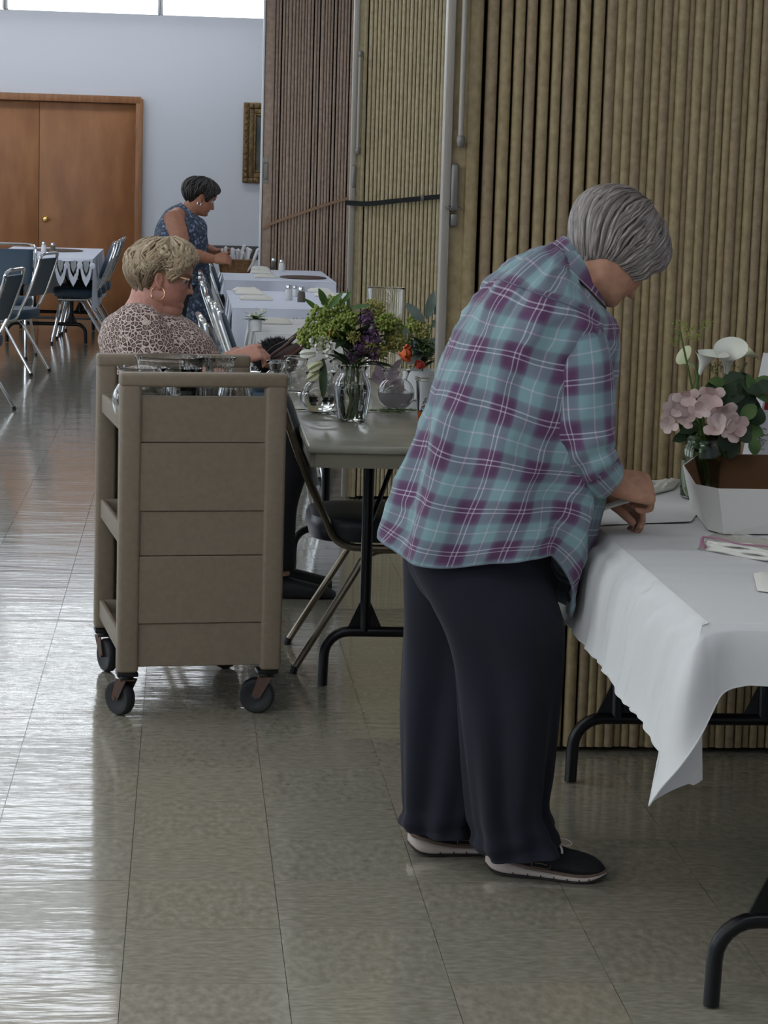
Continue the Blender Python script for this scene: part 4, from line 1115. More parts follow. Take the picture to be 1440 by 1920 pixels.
        o = MB(); o.rings(rs, True, True, False)
        inn = [[p.lerp((sec[-1][0]+sec[-1][1])/2, .03) for p in rs[-1]], [p.lerp((sec[-5][0]+sec[-5][1])/2, .05) for p in rs[-5]]]
        o.rings([rs[-1]]+inn, True, False, False); return o, rs
    o1, r1 = leg([(800, 990, 1000, 1020), (772, 1055, 1036, 1105), (800, 1120, 1050, 1160), (832, 1185, 1050, 1205), (850, 1250, 1049, 1262), (862, 1350, 1040, 1352), (873, 1450, 1029, 1448), (881, 1520, 1022, 1512), (887, 1562, 1038, 1548), (894, 1596, 1048, 1584)], .645, [.09, .125, .135, .130, .120, .112, .108, .106, .108, .110], 'trouser_leg', 1.)
    o2, r2 = leg([(757, 1010, 960, 1040), (756, 1062, 985, 1100), (753, 1150, 990, 1180), (751, 1250, 970, 1262), (749, 1350, 945, 1352), (749, 1450, 925, 1450), (750, 1505, 905, 1505), (752, 1545, 893, 1552)], .80, [.10, .12, .125, .115, .108, .105, .105, .108], 'trouser_leg', 3.2)
    tr = MB(); hips = smooth_rings([(A(775, 960), A(1010, 990), .14), (A(768, 1010), A(1030, 1050), .165), (A(765, 1060), A(1036, 1105), .155), (A(790, 1110), A(1030, 1150), .12), (A(830, 1150), A(1000, 1180), .07)], 6)
    tr.rings([ring_fb(B, F, w_, 96, .95) for B, F, w_ in hips], True, True, True)
    base_ = tr.build('trousers', 'navy_trouser', t, world=True, sharp=179)
    o1.build('trouser_leg', 'navy_trouser', base_, world=True, sharp=179); o2.build('trouser_leg', 'navy_trouser', base_, world=True, sharp=179)
    # shoes
    def shoe(heel, toe, nm):
        d = (toe-heel); Ls = d.length; d.normalize(); s_ = Vector((-d.y, d.x, 0)); Z = Vector((0, 0, 1))
        P_ = lambda x, y, z: heel+d*(x*Ls)+s_*y+Z*z
        HW = [(0, .018), (.04, .030), (.12, .034), (.3, .033), (.5, .037), (.7, .046), (.82, .046), (.92, .036), (.98, .018), (1.0, .006)]
        BOT = [(0, .020), (.05, .009), (.12, .003), (.2, .001), (.8, .001), (.9, .004), (1., .013)]
        MID = [(0, .046), (.1, .040), (.2, .031), (.35, .022), (.6, .018), (.85, .017), (1., .022)]
        xs_ = [0, .01, .03, .06, .1, .15, .2, .28, .36, .44, .52, .6, .68, .76, .83, .89, .94, .975, 1.0]
        def shell(zlo, zhi, flare):
            rs = []
            for x in xs_:
                w_ = interp(HW, x)+.002; zl = zlo(x); zh = zhi(x); r_ = []
                for k in range(16):
                    a = 2*PI*k/16; c_, q_ = math.cos(a), math.sin(a)
                    r_.append(P_(x, w_*(1+flare*(-q_)*.5)*math.copysign(abs(c_)**.5, c_), (zl+zh)/2+(zh-zl)/2*math.copysign(abs(q_)**.5, q_)))
                rs.append(r_)
            return rs
        sh_ = MB(); rs = []
        TOP = [(0, .072), (.08, .082), (.2, .084), (.34, .086), (.46, .080), (.56, .070), (.68, .062), (.8, .056), (.9, .048), (.96, .038), (1., .026)]
        for x in xs_:
            w_ = interp(HW, x); zt = interp(TOP, x); z0_ = interp(MID, x)-.008; r_ = []
            for k in range(24):
                a = 2*PI*k/24; c_, q_ = math.cos(a), math.sin(a); y_ = w_*math.copysign(abs(c_)**.75, c_)*(1-.25*max(0, q_)); r_.append(P_(.015+x*.975, y_, (z0_+zt)/2+(zt-z0_)/2*q_))
            rs.append(r_)
        sh_.rings(rs); up = sh_.build('shoe', 'shoe_knit', t, world=True, sharp=179)
        o = MB(); o.rings(shell(lambda x: interp(BOT, x)+.004, lambda x: interp(MID, x), .10)); so_ = o.build('midsole', 'shoe_foam', up, world=True, sharp=179)
        o = MB(); o.rings(shell(lambda x: interp(BOT, x), lambda x: interp(BOT, x)+.0065, .05)); o.build('outsole', 'outsole', up, world=True, sharp=179)
        o = MB(); o.rings(shell(lambda x: interp(MID, x)-.002, lambda x: interp(MID, x)+.0085*(1-.55*x), -.08)); o.build('midsole_stripe', 'shoe_stripe', up, world=True, sharp=179)
        o = MB()
        for x in (.24, .36, .47, .58, .69, .79, .87): o.rbox(P_(x, -interp(HW, x)-.0025, interp(BOT, x)+.008), (.0022, .003, .006), .0005, 1)
        o.build('flex_groove', 'outsole', so_, world=True)
        # laces with a bow
        o = MB(); c = P_(.60, -.004, .074)
        V_ = lambda x, y, z: c+d*x+s_*y+Z*z
        o.tube(crom([V_(-.03, 0, .010), V_(-.01, -.004, .014), V_(.016, -.008, .013), V_(.028, -.008, .005), V_(.018, -.010, .0), V_(.0, -.008, .004), V_(-.026, -.004, .010)], 6), .0016, 6, flat=.6)
        o.tube(crom([V_(-.028, -.004, .008), V_(-.020, -.022, -.004), V_(-.016, -.030, -.014), V_(-.013, -.033, -.026)], 6), [.0030]*14+[.0016]*5, 6, flat=.4)
        o.tube(crom([V_(-.024, -.006, .008), V_(-.010, -.024, .002), V_(-.006, -.026, -.004)], 5), .0020, 6, flat=.5)
        o.tube(crom([V_(-.012, -.008, .010), V_(.006, -.022, .000), V_(.010, -.030, -.012)], 5), [.0016]*5+[.0030]*6, 6, flat=.5)
        for kx in (-.05, -.035, -.02, -.005): o.tube(crom([V_(kx+.0, .018, -.002-kx*.1), V_(kx+.006, 0, .006-kx*.12), V_(kx, -.018, -.004-kx*.1)], 5), .0018, 6, flat=.5)
        o.build('shoe_lace', 'shoe_lace', up, world=True)
        # side emblem: rounded outline with slanted bars
        o = MB(); e = lambda u_, v_: P_(.385+.155*u_+.03*v_, -interp(HW, .385+.155*u_+.03*v_)*.96+.010*v_-.0042, .030+.024*v_-.003*u_)
        cor = [(.06, 0), (.5, 0), (.92, .0), (1., .12), (1.0, .8), (.94, 1.), (.5, 1.), (.1, 1.), (.0, .86), (0, .14), (.06, 0)]
        o.tube([e(*q) for q in cor], .0011, 6)
        for v_ in (.3, .5, .7): o.tube([e(.16+.1*(v_-.5), v_), e(.5, v_+.05), e(.86+.08*(v_-.5), v_)], .0012, 6)
        o.build('side_emblem', 'shoe_stripe', up, world=True)
    hl = atz(908, 1640, 0.0); tl = atz(1136, 1648, .012); hl.z = 0; tl.z = 0
    n_ = Vector((-(tl-hl).y, (tl-hl).x, 0)).normalized()*.030
    shoe(hl+n_, tl+n_*.9, 'shoe')
    h2 = atz(770, 1592, .02); h2.z = 0; shoe(h2+Vector((0, .03, 0)), h2+Vector((.255, .03+.035, 0)), 'shoe')
    return t
person_plaid()

# ------------------------------------------------------------------ seated woman in leopard print
def person_seated():
    YC = 4.0
    t = thing('person', 'person in a leopard-print top with glasses and hoop earring, seated at the grey table', 'person', (.02, 4.05, 0)); off = Vector(t.location)
    A = lambda x, y, Y=YC: at(x, y, Y)
    H = .232; M3 = Matrix.Rotation(math.radians(-3), 4, 'Z') @ Matrix.Rotation(math.radians(9), 4, 'Y')
    HY = 3.96
    nose = A(362, 541, HY)
    M = Matrix.Translation(A(332, 585, HY)-(M3 @ (Vector((.30, 0, -.01))*H))) @ M3
    b = MB(); head_mesh(b, H, M, .22)
    b.ball(M @ (Vector((.06, 0, -.02))*H), .075, 20, 12, sc=(1.0, .85, .60))     # full chin
    b.tube([M @ (Vector((-.10, 0, .30))*H), M @ (Vector((-.10, 0, .05))*H), A(275, 600), A(270, 640)], [.074, .080, .10, .13], 24)
    b.tube([A(270, 600), Vector((0, 4, .80)), Vector((0, 4, .50))], [.12, .17, .16], 20)
    sh = A(262, 622, 3.80); el = Vector((.06, 3.72, .67)); wr = A(438, 672, 3.84)
    b.tube([A(270, 610, 3.95), sh, sh.lerp(el, .5), el, el.lerp(wr, .5), wr], [.08, .065, .058, .052, .045, .034], 16)
    hand(b, Matrix.Translation(wr) @ frame((.93, .22, .22), (.0, -.55, .83)), 1, (.6, .9, .5), .03, (.8, .2, .1), .4, .98)
    sh2 = A(300, 620, 4.22); el2 = Vector((.12, 4.26, .68)); wr2 = A(448, 664, 4.06)
    b.tube([sh2, el2, wr2], [.06, .05, .032], 14); hand(b, Matrix.Translation(wr2) @ frame((.9, -.3, .15), (.1, .1, .98)), -1, (.7, .9, .5), .03, (.8, .3, -.2), .4, .95)
    for q in (-1, 1):
        hp_ = Vector((.02, 4.0+q*.11, .52)); kn = Vector((.44, 4.0+q*.13, .53)); ft = Vector((.44, 3.94+q*.11, .08))
        b.tube([hp_, hp_.lerp(kn, .5), kn, kn.lerp(ft, .5), ft], [.09, .08, .062, .055, .04], 14)
    bo = b.build('body', 'skin', t, world=True)
    remesh(bo, .0042, 2, face_tone(srgb(196, 142, 124), srgb(172, 96, 90), srgb(120, 90, 76), M.inverted(), H, off)); eyes(bo, H, M)
    def zm(ph):
        d = abs(ph); return interp([(0, .72), (.5, .70), (.85, .62), (1.10, .47), (1.30, .43), (1.55, .52), (1.75, .46), (2.0, .26), (2.5, .12), (3.15, .07)], d)
    def th(ph, u):
        d = abs(ph); return lerp(.10, .075, smooth((d-.4)/1.5))*(.35+.65*math.sin(PI*min(1, .38+u*.6)))*(1-.45*smooth((u-.6)/.4))+.012
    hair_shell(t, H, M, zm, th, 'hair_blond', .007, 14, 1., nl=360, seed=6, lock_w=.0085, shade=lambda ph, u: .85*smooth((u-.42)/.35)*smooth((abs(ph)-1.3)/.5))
    # hoop earring
    o = MB(); c = M @ (Vector((-.01, -.375, .235))*H); R_ = .0235
    o.tube([c+Vector((R_*math.cos(a), .006*math.sin(a), R_*1.05*math.sin(a))) for a in [2*PI*k/28 for k in range(29)]], [.0022+.0008*math.sin(k*1.3) for k in range(29)], 8); o.build('earring', 'gold', t, world=True)
    # glasses
    o = MB()
    for s_ in (-1, 1):
        c = Vector((.435, s_*.155, .475)); pts = [M @ ((c+Vector((.02*math.cos(a)*0-.02*abs(math.cos(a)), .118*math.cos(a), .092*math.sin(a))))*H) for a in [2*PI*k/24 for k in range(25)]]
        o.tube(pts, .0026, 8)
    o.tube([M @ (Vector(q)*H) for q in ((.435, -.04, .50), (.455, 0, .515), (.435, .04, .50))], .002, 6)
    gl = o.build('glasses', 'glasses_frame', t, world=True)
    for s_ in (-1, 1):
        o = MB(); o.tube([M @ (Vector(q)*H) for q in ((.405, s_*.275, .515), (.37, s_*.335, .525), (.2, s_*.352, .545), (.02, s_*.35, .555))], .0028, 8, flat=1.5); o.build('temple_arm', 'gold', gl, world=True)
        o = MB(); c = Vector((.430, s_*.155, .475)); o.add([M @ ((c+Vector((-.018*abs(math.cos(a)), .112*math.cos(a), .087*math.sin(a))))*H) for a in [2*PI*k/24 for k in range(24)]], [list(range(24))]); o.build('glasses_lens', 'lens_glass', gl, world=True, flat=True)
    # leopard top
    S = [(Vector((-.17, 4, .47)), Vector((.20, 4, .47)), .23), (Vector((-.175, 4, .62)), Vector((.24, 4, .62)), .245), (Vector((-.185, 4, .78)), Vector((.23, 4, .78)), .25), (A(184, 642), A(405, 648), .250), (A(189, 615), A(384, 622), .235), (A(203, 592), A(360, 602), .195), (A(222, 579), A(346, 594), .145), (A(238, 573), A(338, 590), .105)]
    sec = smooth_rings(S, 8); rs = []
    for i, (B, F, w_) in enumerate(sec):
        c = (B+F)/2; u_ = i/(len(sec)-1); rs.append([p+(p-c).normalized()*(.008*noise.noise(Vector((k*.06, u_*7, 1)))+.005*math.sin(k*.35+u_*6)*(1-u_)) for k, p in enumerate(ring_fb(B, F, w_, 110, .95))])
    o = MB(); o.rings(rs, True, True, False); inn = [p.lerp((sec[-1][0]+sec[-1][1])/2, .05)-Vector((0, 0, .01)) for p in rs[-1]]; o.rings([rs[-1], inn], True, False, False)
    top = o.build('top', 'leopard_print', t, world=True, sharp=179)
    for (P_, R_) in (([A(262, 604, 3.90), A(250, 618, 3.83), sh, sh.lerp(el, .35), sh.lerp(el, .7), el, el.lerp(wr, .25), el.lerp(wr, .5)], [.07, .088, .095, .095, .09, .082, .075, .070]),
                     ([A(300, 604, 4.10), sh2, sh2.lerp(el2, .5), el2, el2.lerp(wr2, .3), el2.lerp(wr2, .55)], [.07, .088, .088, .08, .072, .068])):
        o = MB(); pp = crom(P_, 6); rr_ = [q.x for q in crom([(r_, 0, 0) for r_ in R_], 6)]; o.tube(pp, rr_, 40)
        for v in o.v: v += Vector((noise.noise(v*14), noise.noise(v*14+Vector((5, 0, 0))), noise.noise(v*14+Vector((0, 9, 0)))))*.006
        o.build('sleeve', 'leopard_print', top, world=True, sharp=179)
    o = MB()
    for q in (-1, 1):
        hp_ = Vector((-.06, 4.0+q*.11, .545)); kn = Vector((.43, 4.0+q*.13, .545)); ft = Vector((.43, 3.94+q*.11, .10))
        o.tube(crom([hp_, hp_.lerp(kn, .5), kn+Vector((-.03, 0, .0)), kn+Vector((.03, 0, -.06)), kn.lerp(ft, .5), ft], 5), [q2.x for q2 in crom([(r_, 0, 0) for r_ in (.105, .10, .085, .08, .072, .066)], 5)], 24)
    o.build('trousers', 'black_trouser', t, world=True, sharp=179)
    for q in (-1, 1):
        o = MB(); c = Vector((.40, 3.94+q*.11, 0)); rs = []
        for x, w_, h in ((-.03, .018, .04), (0, .036, .075), (.06, .038, .08), (.12, .041, .065), (.18, .044, .05), (.22, .034, .04), (.245, .012, .025)):
            rs.append([c+Vector((x, w_*math.cos(a), h/2+h/2*math.sin(a))) for a in [2*PI*k/16 for k in range(16)]])
        o.rings(rs); o.build('shoe', 'rubber', t, world=True, sharp=179)
    return t
mat('lens_glass', (1, 1, 1), .02, trans=1., ior=1.05, alpha=.35)
person_seated()

# ------------------------------------------------------------------ standing woman with the basket
def person_basket():
    YC = 11.0
    t = thing('person', 'person with short dark hair in a sleeveless blue floral top holding a basket', 'person', (.10, 11.0, 0)); off = Vector(t.location)
    A = lambda x, y, Y=YC: at(x, y, Y)
    H = .232; M3 = Matrix.Rotation(math.radians(8), 4, 'Z') @ Matrix.Rotation(math.radians(22), 4, 'Y')
    M = Matrix.Translation(A(386, 407)-(M3 @ (Vector((.36, 0, .03))*H))) @ M3
    b = MB(); head_mesh(b, H, M, .1)
    b.tube([M @ (Vector((-.12, 0, .30))*H), M @ (Vector((-.12, 0, .0))*H), A(345, 410), A(340, 430)], [.055, .06, .075, .12], 20)
    b.tube([A(335, 420), A(335, 480), A(335, 560)], [.13, .14, .14], 18)
    sh = A(326, 410, 10.80); el = A(346, 474, 10.76); wr = A(398, 486, 10.82)
    b.tube([A(335, 405, 10.95), sh, sh.lerp(el, .5), el, el.lerp(wr, .5), wr], [.06, .068, .062, .052, .044, .032], 16)
    hand(b, Matrix.Translation(wr) @ frame((.95, .15, .0), (.0, -.75, .65)), 1, (.4, .6, .4), .03, (.8, .3, .2), .3, 1.)
    sh2 = A(348, 408, 11.2); el2 = A(372, 462, 11.24); wr2 = A(402, 472, 11.18)
    b.tube([A(340, 405, 11.05), sh2, el2, wr2], [.06, .06, .05, .032], 14); hand(b, Matrix.Translation(wr2) @ frame((.95, -.15, .0), (.0, .3, .9)), -1, (.4, .6, .4), .03, (.8, .3, .2), .3, 1.)
    for q in (-1, 1): b.tube([Vector((.10, 11+q*.1, .7)), Vector((.11, 11+q*.1, .4)), Vector((.10, 11+q*.1, .06))], [.09, .06, .04], 12)
    bo = b.build('body', 'skin', t, world=True)
    remesh(bo, .0050, 2, face_tone(srgb(172, 118, 92), srgb(150, 84, 74), srgb(40, 32, 30), M.inverted(), H, off)); eyes(bo, H, M)
    def zm(ph):
        d = abs(ph); return interp([(0, .74), (.5, .72), (.85, .64), (1.10, .44), (1.35, .42), (1.55, .56), (1.75, .50), (2.0, .32), (2.5, .22), (3.15, .18)], d)
    def th(ph, u): return .075*(.5+.5*math.sin(PI*min(1, .3+u*.6)))*(1-.55*smooth((u-.55)/.45))+.012
    hair_shell(t, H, M, zm, th, 'hair_black', .004, 18, .4, nl=160, seed=8, lock_w=.008)
    o = MB(); c = M @ (Vector((-.01, -.365, .285))*H); o.tube([c+Vector((.012*math.cos(a), 0, .014*math.sin(a))) for a in [2*PI*k/16 for k in range(17)]], .003, 6); o.build('earring', 'silver', t, world=True)
    S = [(A(296, 600), A(392, 600), .19), (A(290, 540), A(394, 540), .20), (A(287, 480), A(390, 490), .195), (A(288, 445), A(389, 455), .19), (A(296, 418), A(387, 428), .18), (A(310, 398), A(383, 414), .15), (A(326, 385), A(376, 408), .10), (A(338, 379), A(370, 405), .075)]
    sec = smooth_rings(S, 8); o = MB(); rs = []
    for i, (B, F, w_) in enumerate(sec):
        c = (B+F)/2; u_ = i/(len(sec)-1); rs.append([p+(p-c).normalized()*(.010*noise.noise(Vector((k*.07, u_*6, 1)))+.008*math.sin(k*.3)*(1-u_)) for k, p in enumerate(ring_fb(B, F, w_, 90, .95))])
    o.rings(rs, True, False, False); o.rings([rs[-1], [p.lerp((sec[-1][0]+sec[-1][1])/2, .06)-Vector((0, 0, .012)) for p in rs[-1]]], True, False, False); o.build('top', 'floral_print', t, world=True, sharp=179)
    o = MB(); x = A(338, 600).x
    for q in (-1, 1): o.tube([Vector((x, 11+q*.09, .74)), Vector((x, 11+q*.1, .45)), Vector((x-.01, 11+q*.1, .09))], [.13, .10, .08], 20)
    o.build('trousers', 'black_trouser', t, world=True, sharp=179)
    for q in (-1, 1):
        o = MB(); c = Vector((x-.05, 11+q*.10, 0)); rs = []
        for x_, w_, h in ((-.03, .018, .04), (0, .036, .09), (.06, .038, .09), (.12, .041, .065), (.18, .044, .05), (.22, .034, .04), (.245, .012, .025)):
            rs.append([c+Vector((x_, w_*math.cos(a), h/2+h/2*math.sin(a))) for a in [2*PI*k/16 for k in range(16)]])
        o.rings(rs); o.build('shoe', 'rubber', t, world=True, sharp=179)
person_basket()
# ================================================================== glass, flowers and small things
mat('clear_glass', (.99, 1., .995), .0, trans=1., ior=1.36, spec=.5)
mat('green_glass', srgb(218, 232, 214), .02, trans=1., ior=1.45)
mat('water', (.96, 1., .98), .0, trans=1., ior=1.33)
mat('cup_plastic', (.97, .98, .99), .06, trans=1., ior=1.12)
mat('iced_tea', srgb(176, 92, 34), .05, trans=.25, ior=1.33)
mat('straw', srgb(206, 184, 130), .4)
mat('leaf_dark', srgb(34, 52, 32), .5, col2=srgb(52, 74, 42), scale=20)
mat('leaf_mid', srgb(66, 96, 44), .5, col2=srgb(92, 122, 58), scale=20)
mat('leaf_grey', srgb(100, 116, 108), .6, col2=srgb(132, 146, 138), scale=20)
mat('umbel_green', srgb(114, 132, 52), .6, col2=srgb(154, 166, 82), scale=30)
mat('umbel_yellow', srgb(140, 138, 66), .6, col2=srgb(168, 162, 92), scale=30)
mat('stem_green', srgb(80, 104, 48), .5)
mat('lilac_petal', srgb(84, 54, 86), .6, col2=srgb(128, 98, 128), scale=40)
mat('white_petal', srgb(226, 226, 208), .6, col2=srgb(236, 236, 226), scale=10)
mat('cream_petal', srgb(206, 208, 170), .6)
mat('orange_petal', srgb(206, 84, 34), .5, col2=srgb(228, 116, 56), scale=20)
mat('coral_petal', srgb(214, 92, 80), .5, col2=srgb(232, 128, 112), scale=20)
mat('pink_petal', srgb(216, 182, 176), .6, col2=srgb(238, 220, 212), scale=18)
mat('mauve_petal', srgb(184, 166, 178), .6, col2=srgb(212, 196, 202), scale=14)
mat('fuzzy_black', srgb(14, 15, 20), .9)
mat('brown_leather', srgb(58, 36, 30), .5, col2=srgb(84, 54, 44), scale=12)
mat('rust_leather', srgb(96, 62, 48), .6)
mat('white_board', srgb(214, 210, 204), .6)
mat('kraft_board', srgb(104, 72, 42), .8)
mat('napkin', srgb(226, 224, 214), .85, bump=.1, scale=120)
mat('paper_white', srgb(222, 220, 222), .7)
mat('red_print', srgb(150, 26, 34), .6)
mat('ink', srgb(18, 18, 20), .6)
mat('zip_pink', srgb(160, 110, 132), .4)
mat('film', (1, 1, 1), .08, trans=1., ior=1.15, alpha=.45)
mat('wicker', srgb(112, 80, 52), .7, col2=srgb(140, 104, 70), scale=60, bump=.3)
mat('salt', srgb(222, 222, 222), .8); mat('pepper', srgb(96, 92, 84), .8)
mat('oval_brown', srgb(84, 66, 56), .5)

def glass_vessel(name, label, cat, c, prof, th=.003, wav=0., wn=0, water=None, group=None, mat_='clear_glass', seg=40, floor_t=.006):
    """prof: outer (r, z) from foot to rim"""
    t = thing(name, label, cat, c, 0, group)
    inner = [(max(r-th, .002), max(z, floor_t)) for r, z in prof if z > floor_t*.6]
    o = MB(); P_ = [(.0005, .0004)]+prof+[(prof[-1][0]-th*.5, prof[-1][1]+th*.35)]+inner[::-1]+[(.0005, floor_t)]
    o.lathe(P_, (0, 0, 0), seg, True, wav=wav, wn=wn); o.build('glass_body', mat_, t, sharp=60)
    if water:
        pr_ = [(lerp(prof[i][0], prof[i+1][0], q/6), lerp(prof[i][1], prof[i+1][1], q/6)) for i in range(len(prof)-1) for q in range(6)]; w_ = [(r-th*.9, z) for r, z in pr_ if floor_t+.002 < z < water]; o = MB()
        o.lathe([(.0005, floor_t+.0004), (w_[0][0]*.9, floor_t+.0005)]+w_+[(w_[-1][0], water), (.0005, water)], (0, 0, 0), seg, True); o.build('water', 'water', t)
    return t
def bowl_prof(R, h, rim, foot=.5):
    pr = [(R*foot*.95, 0), (R*foot, .004)]
    for k in range(1, 13):
        q = k/12; a = lerp(-1.1, .95, q); pr.append((R*math.cos(a), h*.46+R*.92*math.sin(a)))
    zt = pr[-1][1]; pr += [(rim*.82, zt+.012), (rim*.86, zt+.020), (rim, zt+.032)]; return pr
# glass on the cart
ZS = .793
for k, (x, y, Y, kind, l) in enumerate((
        (266, 0, 2.26, 0, 'round clear glass bowl at the near left corner of the cart'),
        (318, 0, 2.45, 1, 'wide clear glass bowl at the back of the cart tray'),
        (345, 0, 2.24, 3, 'low clear glass jar in the middle of the cart tray'),
        (410, 0, 2.45, 2, 'tall clear glass vase with a beaded rim on the cart'),
        (440, 0, 2.27, 2, 'shorter clear glass vase with a beaded rim beside the cart handle'),
        (372, 0, 2.52, 3, 'clear glass jar behind the middle of the cart tray'))):
    p = at(x, 700, Y); c = (p.x, Y, ZS)
    g = 'clear glass vessels on the cart'
    if kind == 0: glass_vessel('glass_bowl', l, 'glass bowl', c, bowl_prof(.082, .12, .070), group=g)
    elif kind == 1: glass_vessel('glass_bowl', l, 'glass bowl', c, [(.045, 0), (.05, .004), (.075, .03), (.088, .07), (.092, .11), (.095, .15), (.099, .165)], group=g)
    elif kind == 2:
        hh = .165 if k == 3 else .135
        glass_vessel('glass_vase', l, 'glass vase', c, [(.04, 0), (.043, .005), (.047, hh*.5), (.040, hh*.72), (.036, hh*.80), (.040, hh*.86), (.043, hh*.9), (.040, hh*.94), (.048, hh)], wav=.045, wn=18, group=g, seg=72)
    else: glass_vessel('glass_jar', l, 'glass jar', c, [(.045, 0), (.05, .005), (.052, .06), (.05, .11), (.042, .13), (.05, .15)], group=g)

# glass on the grey table
ZT = .741
vx = at(662, 700, 2.84).x
mv = glass_vessel('glass_vase', 'fluted clear glass vase holding the mixed bouquet at the table front', 'vase', (vx, 2.84, ZT),
    [(.038, 0), (.042, .004), (.047, .03), (.053, .07), (.056, .10), (.050, .125), (.040, .14), (.038, .15), (.046, .168)], th=.004, wav=.04, wn=10, water=.115, seg=80)
g = 'clear glass bowls on the grey table'
for (x, Y, R_, l) in ((600, 3.06, .062, 'clear glass globe bowl just left of the mixed bouquet'), (742, 3.22, .060, 'clear glass globe bowl with cut greens right of the bouquet'),
                      (555, 3.70, .055, 'clear glass bowl behind the globe bowl beside the bag'), (520, 3.55, .05, 'clear glass bowl nearest the cart handle on the grey table'), (640, 3.55, .058, 'clear glass bowl directly behind the mixed bouquet')):
    glass_vessel('glass_bowl', l, 'glass bowl', (at(x, 740, Y).x, Y, ZT), bowl_prof(R_, .11, R_*.80), group=g, water=.055 if R_ > .059 else None)
glass_vessel('glass_vase', 'tall straight clear glass cylinder vase behind the bouquet', 'vase', (at(722, 600, 4.3).x, 4.3, ZT), [(.064, 0), (.067, .005), (.066, .2), (.068, .33), (.071, .338)])

def leaf(mb, p, d, L, W, up=(0, 0, 1), bend=.2, n=6):
    d = Vector(d).normalized(); s_ = d.cross(Vector(up)); s_ = s_.normalized() if s_.length > 1e-4 else d.orthogonal().normalized(); u = s_.cross(d)
    rows = []
    for i in range(n+1):
        q = i/n; c = Vector(p)+d*(L*q)-u*(bend*L*q*q); w_ = W*math.sin(PI*min(.985, q*.93+.05))**.8/2
        rows.append([c-s_*w_+u*(w_*.25), c, c+s_*w_+u*(w_*.25)])
    mb.grid(rows)
def petal(mb, p, d, L, W, up, cup=.3, n=5):
    d = Vector(d).normalized(); s_ = d.cross(Vector(up)).normalized(); u = s_.cross(d); rows = []
    for i in range(n+1):
        q = i/n; w_ = W*(math.sin(PI*min(.93, q*.78+.12)))**.7/2; c = Vector(p)+d*(L*math.sin(q*1.3)/math.sin(1.3))+u*(cup*L*q*q)
        rows.append([c+s_*(w_*a)+u*(cup*.5*w_*a*a) for a in (-1, -.5, 0, .5, 1)])
    mb.grid(rows)
def rose(mb, c, R_, axis, seed=1):
    rr = random.Random(seed); ax = Vector(axis).normalized(); e1 = ax.orthogonal().normalized(); e2 = ax.cross(e1)
    for ring, (nr_, rad, op) in enumerate(((3, .25, .15), (4, .5, .3), (5, .8, .5), (6, 1.0, .8))):
        for k in range(nr_):
            a = 2*PI*(k+ring*.37)/nr_; o_ = e1*math.cos(a)+e2*math.sin(a)
            petal(mb, Vector(c)+o_*(R_*.18), (ax*(1-op*.5)+o_*op), R_*1.35, R_*1.1*(.6+.4*rad), -o_, .35)
def floret_cluster(mb, c, R_, n, r, seed=1, sc=(1, 1, 1), petals=0):
    rr = random.Random(seed)
    for k in range(n):
        v = Vector((rr.gauss(0, 1), rr.gauss(0, 1), rr.gauss(0, 1))).normalized()*(R_*rr.uniform(.55, 1.05)); v = Vector((v.x*sc[0], v.y*sc[1], v.z*sc[2]))
        p = Vector(c)+v
        if petals:
            d0 = v.normalized(); e1 = d0.orthogonal().normalized(); e2 = d0.cross(e1); ph = rr.random()*6
            for q in range(petals):
                a = ph+2*PI*q/petals; petal(mb, p, e1*math.cos(a)+e2*math.sin(a)+d0*.3, r*1.6, r*1.3, d0, .2, 2)
        else: mb.ball(p, r*rr.uniform(.7, 1.2), 6, 4)
